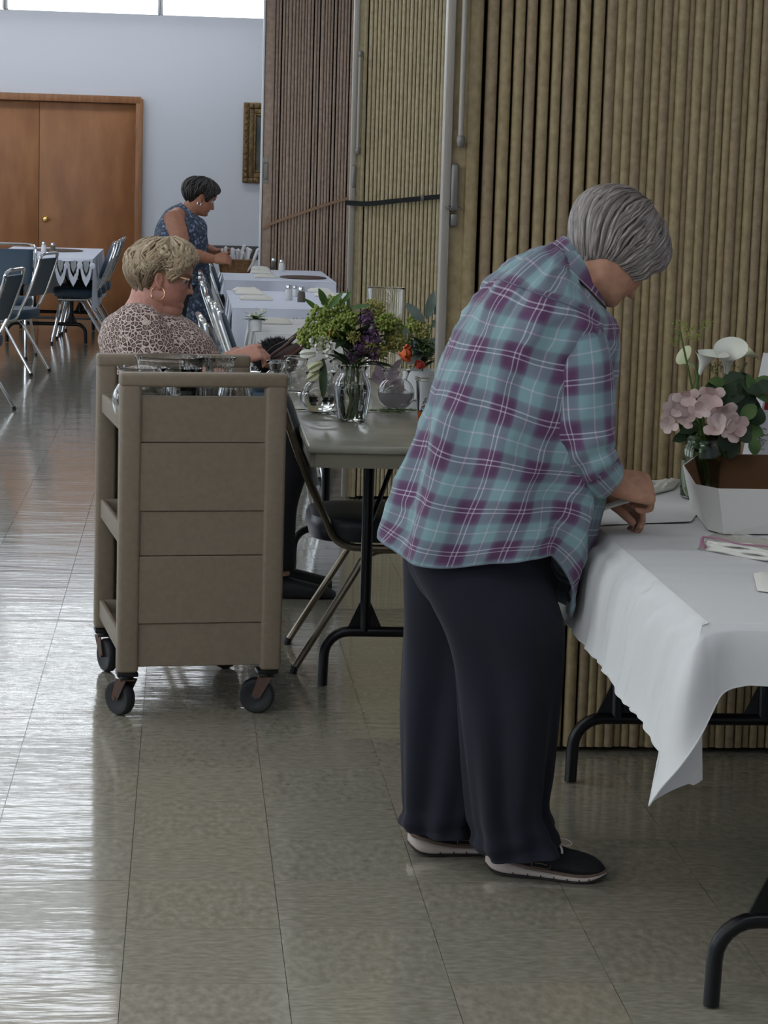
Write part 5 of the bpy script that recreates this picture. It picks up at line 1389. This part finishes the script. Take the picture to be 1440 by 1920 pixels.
# ---- mixed bouquet in the fluted vase
def bouquet():
    t = thing('bouquet', 'mixed bouquet of green umbels, purple lilac and white blooms in the fluted vase', 'bouquet', (vx, 2.84, ZT+.008)); rr = random.Random(21)
    neck = Vector((vx, 2.84, ZT+.165)); A = lambda x, y, dy=0.: at(x, y, 2.84+dy)
    heads = []
    o = MB(); ends = []
    spots = [(600, 590, -.02), (580, 630, -.03), (625, 565, .03), (640, 610, -.06), (610, 620, -.07), (720, 600, -.02), (700, 575, .05), (735, 640, -.02), (690, 650, -.08), (560+40, 660, -.05), (668, 640, -.08), (660, 590, .0), (680, 670, -.09), (745, 615, .04), (650, 560, .08)]
    for x, y, dy in spots: ends.append(A(x, y, dy))
    for e in ends:
        b_ = Vector((vx+rr.uniform(-.02, .02), 2.84+rr.uniform(-.02, .02), ZT+.012)); m_ = neck+Vector((rr.uniform(-.018, .018), rr.uniform(-.018, .018), -.01)); o.tube(crom([b_, m_, e], 5), .0018, 5)
    o.build('stems', 'stem_green', t, world=True)
    for k, (x, y, dy, R_, m_) in enumerate(((600, 595, -.02, .040, 0), (580, 630, -.03, .036, 0), (628, 575, .03, .038, 0), (640, 612, -.05, .036, 0), (612, 625, -.07, .030, 0), (605, 640, -.06, .022, 0),
                                             (722, 605, -.02, .034, 0), (700, 580, .05, .032, 1), (740, 640, -.01, .032, 1), (735, 615, .03, .034, 0), (692, 650, -.08, .022, 1), (665, 632, -.09, .020, 1), (713, 660, -.07, .022, 1), (655, 600, .0, .036, 0))):
        o = MB(); floret_cluster(o, A(x, y, dy), R_*1.12, 170, R_*.135, k, (1, 1, .85)); f_ = o.build('green_umbel', ('umbel_green', 'umbel_yellow')[m_], t, world=True, sharp=179); f_['kind'] = 'stuff'
    for k, (x, y, dy, R_) in enumerate(((686, 598, -.03, .024), (694, 632, -.08, .030), (676, 652, -.09, .022), (702, 662, -.09, .020), (660, 668, -.09, .017))):
        o = MB(); floret_cluster(o, A(x, y, dy), R_, 70, R_*.20, 40+k, (.9, .8, 1.2), 4); f_ = o.build('lilac_spray', 'lilac_petal', t, world=True, sharp=179); f_['kind'] = 'stuff'
    for k, (x, y, dy, R_, n) in enumerate(((608, 648, -.09, .022, 26), (590, 640, -.07, .014, 14), (617, 664, -.09, .014, 14))):
        o = MB(); floret_cluster(o, A(x, y, dy), R_, n, R_*.36, 60+k, (1, .8, 1), 5); o.build('white_bloom', 'white_petal', t, world=True, sharp=179)
    for k, (x, y, dy, dx, dz) in enumerate(((592, 663, -.05, -1., -.1), (605, 680, -.06, -.8, -.45), (602, 696, -.05, -.9, -.6))):
        o = MB()
        for q in range(5):
            a = 2*PI*q/5; d0 = Vector((dx, 0, dz)).normalized(); e1 = d0.orthogonal().normalized(); e2 = d0.cross(e1); petal(o, A(x, y, dy), d0+(e1*math.cos(a)+e2*math.sin(a))*.42, .045, .030, -(e1*math.cos(a)+e2*math.sin(a)), .35)
        o.build('white_tulip', 'cream_petal' if k else 'white_petal', t, world=True, sharp=179)
    o = MB(); rose(o, A(622, 625, -.075), .011, (-.2, -1, .3), 5); o.build('small_red_bloom', 'orange_petal', t, world=True, sharp=179)
    for k in range(60):
        o = MB(); a = rr.uniform(0, 2*PI); p = neck+Vector((math.cos(a)*.025, math.sin(a)*.025, rr.uniform(-.0, .09))); d0 = Vector((math.cos(a), math.sin(a)*.8, rr.uniform(.1, 1.0)))
        leaf(o, p, d0, rr.uniform(.08, .13), rr.uniform(.022, .038), bend=rr.uniform(.1, .4)); o.build('leaf', 'leaf_dark', t, world=True, sharp=179)
    o = MB(); leaf(o, A(606, 672, -.05), (.02, -.1, -1), .125, .026, up=(0, -1, 0), bend=.0); o.build('leaf', 'leaf_dark', t, world=True, sharp=179)
    for (x0_, y0_, x1_, y1_, w_) in ((612, 575, 600, 545, .024), (615, 580, 640, 550, .020), (640, 570, 658, 548, .014), (655, 590, 652, 545, .010), (655, 578, 690, 572, .016), (600, 585, 575, 562, .016), (590, 640, 566, 640, .036), (580, 655, 568, 630, .030)):
        o = MB(); a = A(x0_, y0_); b_ = A(x1_, y1_, -.02); leaf(o, a, b_-a, (b_-a).length*1.1, w_, up=(0, -1, .4), bend=.1); o.build('leaf', 'leaf_mid', t, world=True, sharp=179)
bouquet()
# ---- second arrangement of roses and grey foliage, behind the cup
def arrangement():
    Y = 3.55; t = thing('flower_arrangement', 'loose arrangement of silvery leaves with orange and coral roses behind the plastic cup', 'flowers', (at(790, 700, Y).x, Y, ZT)); rr = random.Random(31); A = lambda x, y, dy=0.: at(x, y, Y+dy)
    pot = MB(); c = Vector((at(792, 700, Y).x, Y, ZT)); pot.lathe([(.0005, 0), (.045, 0), (.05, .004), (.056, .09), (.060, .10), (.054, .10), (.05, .02), (.0005, .02)], c, 28); pot.build('pot', 'lamp_metal', t, world=True)
    top = c+Vector((0, 0, .10))
    o = MB(); spots = [(790, 600), (765, 640), (810, 640), (752, 662), (783, 690), (780, 620), (812, 600), (742, 620)]
    for x, y in spots: o.tube(crom([c+Vector((rr.uniform(-.02, .02), rr.uniform(-.02, .02), .03)), top, A(x, y)], 5), .002, 5)
    o.build('stems', 'stem_green', t, world=True)
    o = MB(); rose(o, A(748, 664, -.12), .030, (.85, -.4, .15), 2); o.build('orange_rose', 'orange_petal', t, world=True, sharp=179)
    o = MB(); rose(o, A(784, 690, -.1), .018, (.2, -.7, .7), 3); o.build('coral_rose', 'coral_petal', t, world=True, sharp=179)
    for k, (x, y, dx, dz, L) in enumerate(((795, 603, -.8, .75, .085), (800, 598, .2, 1, .09), (808, 612, .8, .5, .08), (800, 640, -.9, -.25, .08), (806, 640, .9, .1, .08), (795, 660, -.8, -.5, .07), (815, 590, .6, .9, .07), (770, 640, -.5, .6, .07))):
        o = MB(); leaf(o, A(x, y, -.02*k % .05), (dx, -.3, dz), L*1.1, .034, up=(0, -1, .3), bend=.1); o.build('silver_leaf', 'leaf_grey', t, world=True, sharp=179)
    for k, (x, y, R_, m_) in enumerate(((790, 620, .034, 'umbel_yellow'), (775, 610, .03, 'umbel_green'), (760, 630, .028, 'umbel_yellow'), (800, 655, .03, 'leaf_mid'), (770, 655, .03, 'leaf_grey'), (745, 630, .03, 'leaf_grey'))):
        o = MB(); floret_cluster(o, A(x, y, .02), R_, 90, R_*.14, 70+k); f_ = o.build('filler_spray', m_, t, world=True, sharp=179); f_['kind'] = 'stuff'
    for k in range(22):
        o = MB(); a = rr.uniform(0, 2*PI); leaf(o, top+Vector((0, 0, rr.uniform(0, .09))), (math.cos(a), math.sin(a), rr.uniform(.0, .9)), rr.uniform(.06, .1), .025, bend=.3); o.build('leaf', 'leaf_dark', t, world=True, sharp=179)
arrangement()
# mauve wrapping petals lying among the bowls
o = thing('mauve_blossom', 'crumpled mauve blossom lying between the bouquet and the cup', 'flower', (at(722, 730, 3.36).x, 3.36, ZT))
rr = random.Random(2)
for k in range(9):
    m_ = MB(); a = rr.uniform(-1.2, 1.2); petal(m_, Vector((rr.uniform(-.01, .03), rr.uniform(-.03, .03), .02+.01*k)), (math.sin(a)*.8, -.2, .6+.5*rr.random()), .055, .045, (math.cos(a), -1, .2), .25); m_.build('petal', 'mauve_petal', o, sharp=179)
m_ = MB(); m_.tube([(0, 0, .004), (.0, 0, .03), (.01, 0, .06)], .006, 8); m_.build('stem', 'stem_green', o)
# cut greens strewn on the table
for k, (x, y, a, l) in enumerate(((572, 768, .3, 'cut green sprig on the table left of the globe bowl'), (625, 772, 2.9, 'cut green sprig on the table under the mixed bouquet'), (712, 770, -.2, 'cut green sprig on the table right of the fluted vase'), (745, 768, .1, 'cut green sprig on the table beside the plastic cup'))):
    p = atz(x, y, ZT+.004); t = thing('cut_sprig', l, 'greenery', (p.x, p.y, ZT), a, 'cut greens on the grey table')
    m_ = MB(); m_.tube([(-.06, 0, .003), (0, .004, .004), (.07, 0, .003)], .0022, 6); m_.build('stem', 'stem_green', t)
    for q in range(7):
        m_ = MB(); leaf(m_, (-.05+q*.018, 0, .004), (.7, (1 if q % 2 else -1), .12), .035, .013, bend=.1); m_.build('leaf', 'leaf_mid' if q % 2 else 'leaf_dark', t, sharp=179)
# plastic cup of iced tea
cp = at(800, 800, 2.43); t = thing('plastic_cup', 'clear plastic cup half full of iced tea with a straw', 'cup', (cp.x+.005, 2.43, ZT))
o = MB(); o.lathe([(.0005, 0), (.029, 0), (.031, .003), (.040, .165), (.043, .167), (.043, .176), (.040, .177), (.0385, .170), (.0295, .004), (.0005, .004)], (0, 0, 0), 40); o.build('cup_wall', 'cup_plastic', t, sharp=50)
o = MB(); o.lathe([(.0005, .0045), (.029, .0045), (.0328, .078), (.0005, .078)], (0, 0, 0), 36); o.build('iced_tea', 'iced_tea', t)
o = MB(); o.tube([(.006, .012, .01), (.026, .012, .235)], .0032, 10); o.build('straw', 'straw', t)
o = MB()
for q in range(7): a = q*2.4; o.rbox((.014*math.cos(a), .014*math.sin(a), .085+.011*(q % 4)), (.016, .016, .016), .003, 1, M=Matrix.Rotation(a, 3, 'Z') @ Matrix.Rotation(.6*q, 3, 'X'))
ic = o.build('ice_cubes', 'clear_glass', t); ic['kind'] = 'stuff'

# ---- handbag
def handbag():
    Y = 4.28; c = at(520, 652, Y); t = thing('handbag', 'black fuzzy handbag with brown leather flap and strap on the grey table', 'handbag', (c.x, Y, ZT)); rr = random.Random(5); A = lambda x, y, dy=0.: at(x, y, Y+dy)
    o = MB(); cc = Vector((A(518, 655).x, Y, ZT+.072)); rs = []
    for i in range(17):
        ph = PI*i/16; rs.append([cc+Vector((math.sin(ph)*math.cos(a)*.082*(1+.06*math.sin(3*a)), math.sin(ph)*math.sin(a)*.07, -math.cos(ph)*.070)) for a in [2*PI*k/28 for k in range(28)]])
    o.rings(rs, True, False, False); bo = o.build('fuzzy_body', 'fuzzy_black', t, world=True, sharp=179)
    o = MB()
    for k in range(1500):
        v = Vector((rr.gauss(0, 1), rr.gauss(0, 1), rr.gauss(.2, 1))).normalized(); p = cc+Vector((v.x*.08, v.y*.068, v.z*.068)); d0 = (v+Vector((rr.gauss(0, .3), rr.gauss(0, .3), rr.gauss(0, .3)))).normalized()
        s_ = d0.orthogonal()*.0009; q = p+d0*rr.uniform(.010, .020)
        o.add([p-s_, p+s_, q], [(0, 1, 2)])
    f_ = o.build('fur', 'fuzzy_black', bo, world=True); f_['kind'] = 'stuff'
    o = MB(); g_ = []
    for i in range(11):
        u = i/10; row = []
        for j in range(9):
            v = j/8; p = A(lerp(502, 560, v)+12*u, lerp(668, 640, v)+18*math.sin(u*2.4), -.075-.03*math.sin(PI*u)); p.z = max(p.z, ZT+.004); row.append(p)
        g_.append(row)
    o.grid(g_); o.build('leather_flap', 'brown_leather', t, world=True, sharp=179)
    for (pts, w_, m_) in (([(500, 690), (508, 668), (535, 648), (560, 625), (585, 596)], .014, 'brown_leather'), ([(522, 690), (545, 668), (572, 645), (590, 615)], .012, 'rust_leather'), ([(540, 692), (560, 675), (580, 655)], .010, 'rust_leather'), ([(492, 668), (512, 650), (540, 636), (566, 616)], .004, 'brown_leather')):
        o = MB(); o.tube(crom([A(x, max(0, y), -.10) for x, y in pts], 6), w_, 10, flat=.45); o.build('strap', m_, t, world=True, sharp=179)
handbag()
# small posy on the fringed table
p = at(466, 630, 6.62); t = thing('posy', 'small posy of white and green sprigs on the fringed tablecloth', 'flowers', (p.x+.03, 6.62, .7455)); rr = random.Random(9)
o = MB(); o.lathe([(.0005, 0), (.03, 0), (.034, .05), (.028, .055), (.024, .008), (.0005, .008)], (0, 0, 0), 20); o.build('pot', 'lamp_metal', t)
for k in range(16):
    o = MB(); a = rr.uniform(0, 6.28); leaf(o, (0, 0, .05), (math.cos(a), math.sin(a), rr.uniform(.3, 1.3)), rr.uniform(.05, .08), .022, bend=.3); o.build('leaf', 'leaf_mid', t, sharp=179)
for k in range(6):
    o = MB(); floret_cluster(o, (rr.uniform(-.04, .04), rr.uniform(-.03, .03), rr.uniform(.07, .12)), .008, 8, .005, k, petals=4); o.build('white_bloom', 'white_petal', t, sharp=179)

# ================================================================== things on the near white table
ZN = .7475
# jar of calla lilies
def lilies():
    jc = Vector((at(1312, 900, 1.25).x, 1.25, ZN))
    glass_vessel('glass_jar', 'green-tinted glass jar behind the white box on the near table', 'jar', tuple(jc), [(.040, 0), (.046, .005), (.047, .09), (.047, .115), (.040, .13), (.037, .138), (.040, .15)], mat_='green_glass', water=.09)
    t = thing('calla_bouquet', 'bouquet of white callas and pink blossoms in the green-tinted jar', 'bouquet', (jc.x, jc.y, ZN+.008)); rr = random.Random(17); Y = 1.25; A = lambda x, y, dy=0.: at(x, y, Y+dy); neck = jc+Vector((0, 0, .145))
    o = MB(); o.tube(crom([jc+Vector((-.01, 0, .012)), neck, A(1303, 760), A(1311, 690)], 6), .0048, 8)
    for x, y in ((1366, 690), (1303, 680), (1262, 770), (1340, 745), (1370, 780), (1400, 680), (1275, 620)): o.tube(crom([jc+Vector((rr.uniform(-.02, .02), rr.uniform(-.02, .02), .012)), neck+Vector((rr.uniform(-.015, .015), rr.uniform(-.01, .01), 0)), A(x, y)], 6), .0025, 6)
    o.build('stems', 'stem_green', t, world=True)
    def calla(base, axis, L, R_, m_, roll=0.):
        ax = Vector(axis).normalized(); e1 = ax.cross(Vector((0, -1, .001))).normalized(); e2 = ax.cross(e1); mb = MB(); rows = []
        for i in range(15):
            u = i/14; row = []
            for k in range(25):
                a = -PI+2*PI*k/24; tip = math.cos(a/2)**2                     # long lip at a = 0
                r_ = R_*(.10+.18*u+.75*u**3*(.5+.5*tip)); z = L*u*(.62+.38*tip)+(.0 if u < .8 else -.10*L*(u-.8)/.2*tip)
                aa = a*.93+roll; row.append(Vector(base)+ax*z+(e1*math.cos(aa)+e2*math.sin(aa))*r_)
            rows.append(row)
        mb.grid(rows); mb.build('calla_flower', m_, t, world=True, sharp=179)
    calla(A(1311, 702), (.30, -.35, 1), .080, .046, 'white_petal', -.5)
    calla(A(1362, 700), (-.05, -.45, 1), .082, .048, 'white_petal', .9)
    calla(A(1304, 690, .03), (-.85, -.1, .75), .055, .03, 'cream_petal', 1.)
    calla(A(1380, 672, .04), (.95, .1, .42), .060, .028, 'cream_petal', .5)
    for k, (x, y, n, L) in enumerate(((1262, 765, 6, .042), (1282, 785, 6, .042), (1252, 795, 5, .034), (1290, 745, 5, .040), (1335, 742, 6, .045), (1355, 775, 7, .050), (1375, 800, 6, .050), (1345, 805, 5, .044), (1310, 770, 5, .036))):
        mb = MB(); c = A(x, y, -.03-.004*k); d0 = Vector((rr.uniform(-.5, .5), -.8, rr.uniform(-.3, .5))).normalized(); e1 = d0.orthogonal().normalized(); e2 = d0.cross(e1)
        for q in range(n):
            a = 2*PI*q/n+k; petal(mb, c, (e1*math.cos(a)+e2*math.sin(a))+d0*rr.uniform(.1, .9), L*rr.uniform(.7, 1.0), L*.58, d0, rr.uniform(-.3, .45))
        mb.build('pink_blossom', 'pink_petal', t, world=True, sharp=179)
    for k in range(70):
        mb = MB(); x, y = rr.uniform(1345, 1420), rr.uniform(715, 825); a = rr.uniform(0, 6.28)
        if k > 54: x, y = rr.uniform(1285, 1330), rr.uniform(790, 845)
        leaf(mb, A(x, y, rr.uniform(-.02, .05)), (math.cos(a), -.3, math.sin(a)), rr.uniform(.035, .06), rr.uniform(.025, .04), up=(0, -1, .4), bend=.15); mb.build('leaf', 'leaf_dark' if k % 4 else 'leaf_mid', t, world=True, sharp=179)
    for k, (x, y, R_, m_) in enumerate(((1372, 700, .022, 'umbel_yellow'), (1395, 715, .022, 'umbel_yellow'), (1410, 720, .018, 'umbel_green'), (1275, 610, .020, 'umbel_green'), (1300, 625, .022, 'umbel_green'), (1265, 640, .014, 'umbel_green'), (1325, 610, .016, 'umbel_green'), (1345, 690, .016, 'leaf_mid'))):
        mb = MB(); floret_cluster(mb, A(x, y, .03), R_, 46, R_*.10, 90+k); f_ = mb.build('feathery_spray', m_, t, world=True, sharp=179); f_['kind'] = 'stuff'
lilies()
# white paperboard tray
def tray():
    zt = ZN+.100
    rim = [atz(1312, 850, zt), atz(1280, 872, zt), atz(1303, 908, zt), atz(1347, 916, zt)]
    x0 = min(p.x for p in rim); 
    y1 = rim[0].y; y0 = rim[3].y; xr = 1.72
    rim = rim+[Vector((xr-.06, y0+.005, zt)), Vector((xr, y0+.07, zt)), Vector((xr, y1-.05, zt)), Vector((xr-.05, y1, zt))]
    c = sum(rim, Vector())/len(rim); t = thing('paperboard_tray', 'white paperboard tray with brown inside on the near table', 'box', (c.x, c.y, ZN))
    def ring(s_, z, ins=0.): return [Vector((c.x+(p.x-c.x)*s_, c.y+(p.y-c.y)*s_, z)) for p in rim]
    bot = ring(.90, ZN+.0005); n = len(rim)
    bot[3] = atz(1357, 1001, ZN); bot[2] = bot[2].lerp(bot[3], .25)
    o = MB(); o.rings([bot, rim], True, True, False); o.build('outer_wall', 'white_board', t, world=True, flat=True)
    ri = [p+(c-p).normalized()*.003 for p in rim]
    for p in ri: p.z = zt
    bi = [Vector((lerp(p.x, c.x, .02), lerp(p.y, c.y, .02), ZN+.004)) for p in bot]
    o = MB(); o.rings([ri, bi], True, False, True); o.build('inner_wall', 'kraft_board', t, world=True, flat=True)
    o = MB(); o.rings([rim, ri], True, False, False); o.build('rim_edge', 'white_board', t, world=True, flat=True)
tray()
# paper bag with red label and handwriting, at the picture's right edge
def paper_bag():
    Y = 1.36; A = lambda x, y: at(x, y, Y); bl = A(1411, 850); tl = A(1444, 690); t = thing('paper_bag', 'white paper bag with red label and black handwriting at the right edge', 'paper bag', (bl.x+.1, Y+.05, ZN))
    o = MB(); lean = (tl.x-bl.x)/(tl.z-bl.z); zt = tl.z+.03; xb = bl.x-lean*(bl.z-ZN)
    f_ = lambda x, z: Vector((xb+x+lean*(z-ZN), Y-.0, z))
    rs = []
    for z in (ZN, zt):
        a = f_(0, z); rs.append([a, a+Vector((.2, 0, 0)), a+Vector((.2, .09, 0)), a+Vector((0, .09, 0))])
    o.rings(rs, True, True, False); o.build('bag_body', 'paper_white', t, world=True, flat=True)
    o = MB(); pts = [A(1432, 768), A(1440, 720), A(1455, 690), A(1490, 690), A(1490, 775)]; o.add([p+Vector((0, -.001, 0)) for p in pts], [list(range(len(pts)))]); o.add([A(1438, 815)+Vector((0, -.001, 0)), A(1470, 790)+Vector((0, -.001, 0)), A(1470, 845)+Vector((0, -.001, 0))], [(0, 2, 1)]); o.build('red_label', 'red_print', t, world=True, flat=True)
    o = MB()      # handwriting, running upwards
    def stroke(pts): o.tube(crom([A(x, y)+Vector((0, -.0012, 0)) for x, y in pts], 5), .0013, 5, flat=.4)
    stroke([(1421, 838), (1428, 836), (1432, 830), (1428, 826), (1422, 829), (1421, 836), (1426, 842), (1433, 842)])
    stroke([(1437, 826), (1428, 823), (1419, 820), (1417, 815), (1420, 812)]); stroke([(1424, 828), (1424, 816)])
    stroke([(1437, 816), (1428, 813), (1418, 809), (1418, 806)]); stroke([(1426, 815), (1427, 806), (1433, 803), (1437, 805)])
    stroke([(1420, 800), (1421, 797), (1423, 795)])
    o.build('handwriting', 'ink', t, world=True)
paper_bag()
# zip bag with folded napkins
def zip_bag():
    a = atz(1335, 1030, ZN); t = thing('zip_bag', 'clear zip bag with pink seal holding folded cream napkins', 'plastic bag', (a.x+.06, a.y, ZN))
    P0 = atz(1322, 1032, ZN); P1 = atz(1440, 1052, ZN); d = (P1-P0).normalized(); s_ = Vector((-d.y, d.x, 0)); Lx = .20
    o = MB(); g_ = []
    for lay in range(3):
        rs = []
        for i in range(13):
            u = i/12; w_ = .0052*(1-.5*abs(u-.5)); c = P0+d*(u*Lx)+Vector((0, 0, .004+lay*.0075)); wv = .002*math.sin(u*9+lay*2)
            rs.append([c+s_*.003*lay+Vector((0, 0, -.0035+wv)), c+s_*(.10)+Vector((0, 0, -.0035)), c+s_*(.10)+Vector((0, 0, .0035)), c+s_*(.003*lay-.002)+Vector((0, 0, .0035+wv))])
        o.rings(rs)
    o.build('folded_napkins', 'napkin', t, world=True, sharp=60)
    o = MB(); rs = []
    for i in range(25):
        u = i/24; row = []
        for j in range(13):
            v = j/12; z = .030*math.sin(PI*min(1, v*1.0))**.5+.004*noise.noise(Vector((u*8, v*6, 2)))+.003*noise.noise(Vector((u*22, v*16, 3)))
            row.append(P0+d*(-.012+u*(Lx+.03))+s_*(-.012+v*.16)+Vector((0, 0, max(.0015, z))))
        rs.append(row)
    o.grid(rs); o.build('film', 'film', t, world=True, sharp=179)
    o = MB(); o.tube([P0+d*(-.010+q*.01*2)+s_*(.004+.0*q)+Vector((0, 0, .026+.002*math.sin(q))) for q in range(10)], .0032, 8, flat=.6); o.tube([P0+d*-.010+s_*.002+Vector((0, 0, .024)), P0+d*-.006+s_*-.006+Vector((0, 0, .012)), P0+d*.006+s_*-.008+Vector((0, 0, .008))], .004, 8); o.build('seal_strip', 'zip_pink', t, world=True)
zip_bag()
def flat_napkin(label, corners, z, th, m_='napkin', group=None, wrink=.002, seed=1):
    c = sum(corners, Vector())/4; t = thing('napkin', label, 'napkin', (c.x, c.y, z), 0, group); o = MB(); rr = random.Random(seed)
    A, B, D, E_ = corners; n, m2 = 12, 8
    top = [[(A.lerp(B, i/n)).lerp(E_.lerp(D, i/n), j/m2) for j in range(m2+1)] for i in range(n+1)]
    def zz(i, j): e = min(i, n-i, j*1.5, (m2-j)*1.5)/2.; return z+th*min(1, .35+e*.65)+wrink*noise.noise(Vector((i*.5, j*.7, seed)))*min(1, e)
    up = [[Vector((p.x, p.y, zz(i, j))) for j, p in enumerate(r_)] for i, r_ in enumerate(top)]
    o.grid(up); per = [up[i][0] for i in range(n+1)]+[up[n][j] for j in range(1, m2+1)]+[up[i][m2] for i in range(n-1, -1, -1)]+[up[0][j] for j in range(m2-1, 0, -1)]
    o.rings([[Vector((p.x, p.y, z+.0003)) for p in per], per], True, True, False); o.build('folded_cloth', m_, t, world=True, sharp=50); return t
flat_napkin('flat white napkin under the plaid-shirt woman\'s hand', [atz(1120, 985, ZN), atz(1296, 978, ZN), atz(1318, 950, ZN), atz(1140, 955, ZN)], ZN, .0018, 'white_cloth', wrink=.0006, seed=2)
flat_napkin('crumpled white napkin between the hand and the glass jar', [atz(1205, 932, ZN), atz(1262, 918, ZN), atz(1275, 902, ZN), atz(1215, 910, ZN)], ZN, .014, wrink=.012, seed=3)
flat_napkin('cream napkin corner at the right edge in front of the zip bag', [atz(1420, 1108, ZN), atz(1520, 1120, ZN), atz(1520, 1075, ZN), atz(1413, 1078, ZN)], ZN, .012, wrink=.006, seed=4)
# rolled napkin in her hand
p0, p1_ = at(1108, 962, .66), at(1190, 934, .69); t = thing('rolled_napkin', 'white rolled napkin held in the plaid-shirt woman\'s hand', 'napkin', tuple((p0+p1_)/2))
o = MB(); o.tube(crom([p0, (p0+p1_)/2+Vector((0, 0, .002)), p1_], 6), .0085, 14, flat=.7); o.build('roll', 'napkin', t, world=True)

# ================================================================== far tables
napn = [0]
def place_napkin(x, y, w_, label, grp, a=0.):
    p = atz(x, y, .7455); c = [Vector((p.x-w_*.5, p.y-.10, 0)), Vector((p.x+w_*.5, p.y-.10, 0)), Vector((p.x+w_*.5, p.y+.10, 0)), Vector((p.x-w_*.5, p.y+.10, 0))]
    napn[0] += 1; flat_napkin(label, c, .7455, .022, 'napkin', grp, .006, napn[0])
G1 = 'napkins on the far white tables'
for (x, y, w_, l) in ((508, 605, .20, 'folded napkin on the fringed tablecloth'),
                      (462, 546, .17, 'folded napkin at the back left of the leaf-motif cloth'), (468, 551, .18, 'folded napkin in the middle left of the leaf-motif cloth'), (480, 561, .19, 'folded napkin at the front left of the leaf-motif cloth'), (600, 547, .15, 'folded napkin at the back right of the leaf-motif cloth'), (612, 555, .15, 'folded napkin at the front right of the leaf-motif cloth'),
                      (488, 505, .14, 'folded napkin at the back of the furthest white table'), (490, 512, .16, 'folded napkin in the middle of the furthest white table'), (498, 520, .16, 'folded napkin at the front of the furthest white table')):
    place_napkin(x, y, w_, l, G1)
def shaker(x, y, fill, label, grp, s_=1.):
    p = atz(x, y, .7455); t = thing('shaker', label, 'shaker', (p.x, p.y, .7455), 0, grp)
    o = MB(); o.lathe([(.0005, 0), (.022*s_, 0), (.024*s_, .004), (.021*s_, .05*s_), (.017*s_, .062*s_), (.0005, .062*s_)], (0, 0, 0), 16); o.build('shaker_body', fill, t)
    o = MB(); o.lathe([(.018*s_, .062*s_), (.019*s_, .07*s_), (.016*s_, .084*s_), (.0005, .088*s_)], (0, 0, 0), 16); o.build('cap', 'silver', t)
G2 = 'salt and pepper shakers'
shaker(513, 505, 'pepper', 'pepper shaker on the furthest white table beside the napkins', G2); shaker(528, 508, 'salt', 'salt shaker on the furthest white table beside the napkins', G2)
shaker(541, 562, 'salt', 'salt shaker on the leaf-motif cloth left of the bouquet', G2); shaker(565, 566, 'pepper', 'pepper shaker on the leaf-motif cloth left of the bouquet', G2); shaker(553, 556, 'salt', 'smaller salt shaker at the back of the leaf-motif cloth', G2, .75)
shaker(82, 472, 'salt', 'salt shaker on the lace tablecloth by the double door', G2); shaker(99, 474, 'pepper', 'pepper shaker on the lace tablecloth by the double door', G2)
def oval(x, y, rx, ry, label):
    p = atz(x, y, .7455); t = thing('oval_mat', label, 'place mat', (p.x, p.y, .7455), 0, 'oval mats on the far tables')
    o = MB(); o.lathe([(.0005, 0), (1., 0), (1.02, .004), (.97, .008), (.9, .006), (.0005, .006)], (0, 0, 0), 48)
    for v in o.v: v.x *= rx; v.y *= ry
    o.build('oval_disc', 'oval_brown', t)
oval(568, 521, .165, .24, 'dark oval mat on the furthest white table'); oval(108, 470, .22, .32, 'dark oval mat on the lace tablecloth'); 
# basket of rolled napkins held by the standing woman
def basket():
    Y = 11.0; A = lambda x, y: at(x, y, Y); c = A(441, 500); t = thing('wicker_basket', 'brown wicker basket carried by the woman in blue floral', 'basket', (c.x, Y, A(441, 511).z)); zb, zt = A(441, 511).z, A(441, 487).z; W0, W1 = .098, .115
    o = MB(); rs = []
    for i in range(9):
        u = i/8; rs.append([Vector((c.x+lerp(W0, W1, u)*math.copysign(abs(math.cos(a))**.6, math.cos(a))*(1+.02*math.sin(a*22+PI*i)), Y+lerp(.075, .09, u)*math.copysign(abs(math.sin(a))**.6, math.sin(a))*(1+.02*math.sin(a*22+PI*i)), lerp(zb, zt, u))) for a in [2*PI*k/88 for k in range(88)]])
    o.rings(rs, True, True, False); o.build('woven_wall', 'wicker', t, world=True)
    o = MB(); o.tube(rs[-1]+[rs[-1][0]], .006, 8); o.build('rim', 'wicker', t, world=True)
    rr = random.Random(3)
    for k in range(18):
        x = c.x-.09+.0105*k+rr.uniform(-.006, .006); y = Y+rr.uniform(-.06, .06); L = rr.uniform(.015, .065); tl_ = rr.uniform(-.05, .07)
        n_ = thing('napkin_roll', ('rolled white napkin standing tallest in the basket' if k == 8 else 'rolled white napkin standing in the wicker basket'), 'napkin', (x, y, zb+.01), 0, 'rolled napkins in the basket')
        if k == 8: L += .04
        o = MB(); o.tube([(0, 0, 0), (tl_*.5, 0, .05), (tl_, 0, zt-zb+L)], [.013, .018, .020], 9, flat=.6); o.tube([(tl_, 0, zt-zb+L-.002), (tl_*1.1, .004, zt-zb+L+.012)], [.015, .006], 7); o.build('roll', 'paper_white', n_)
basket()
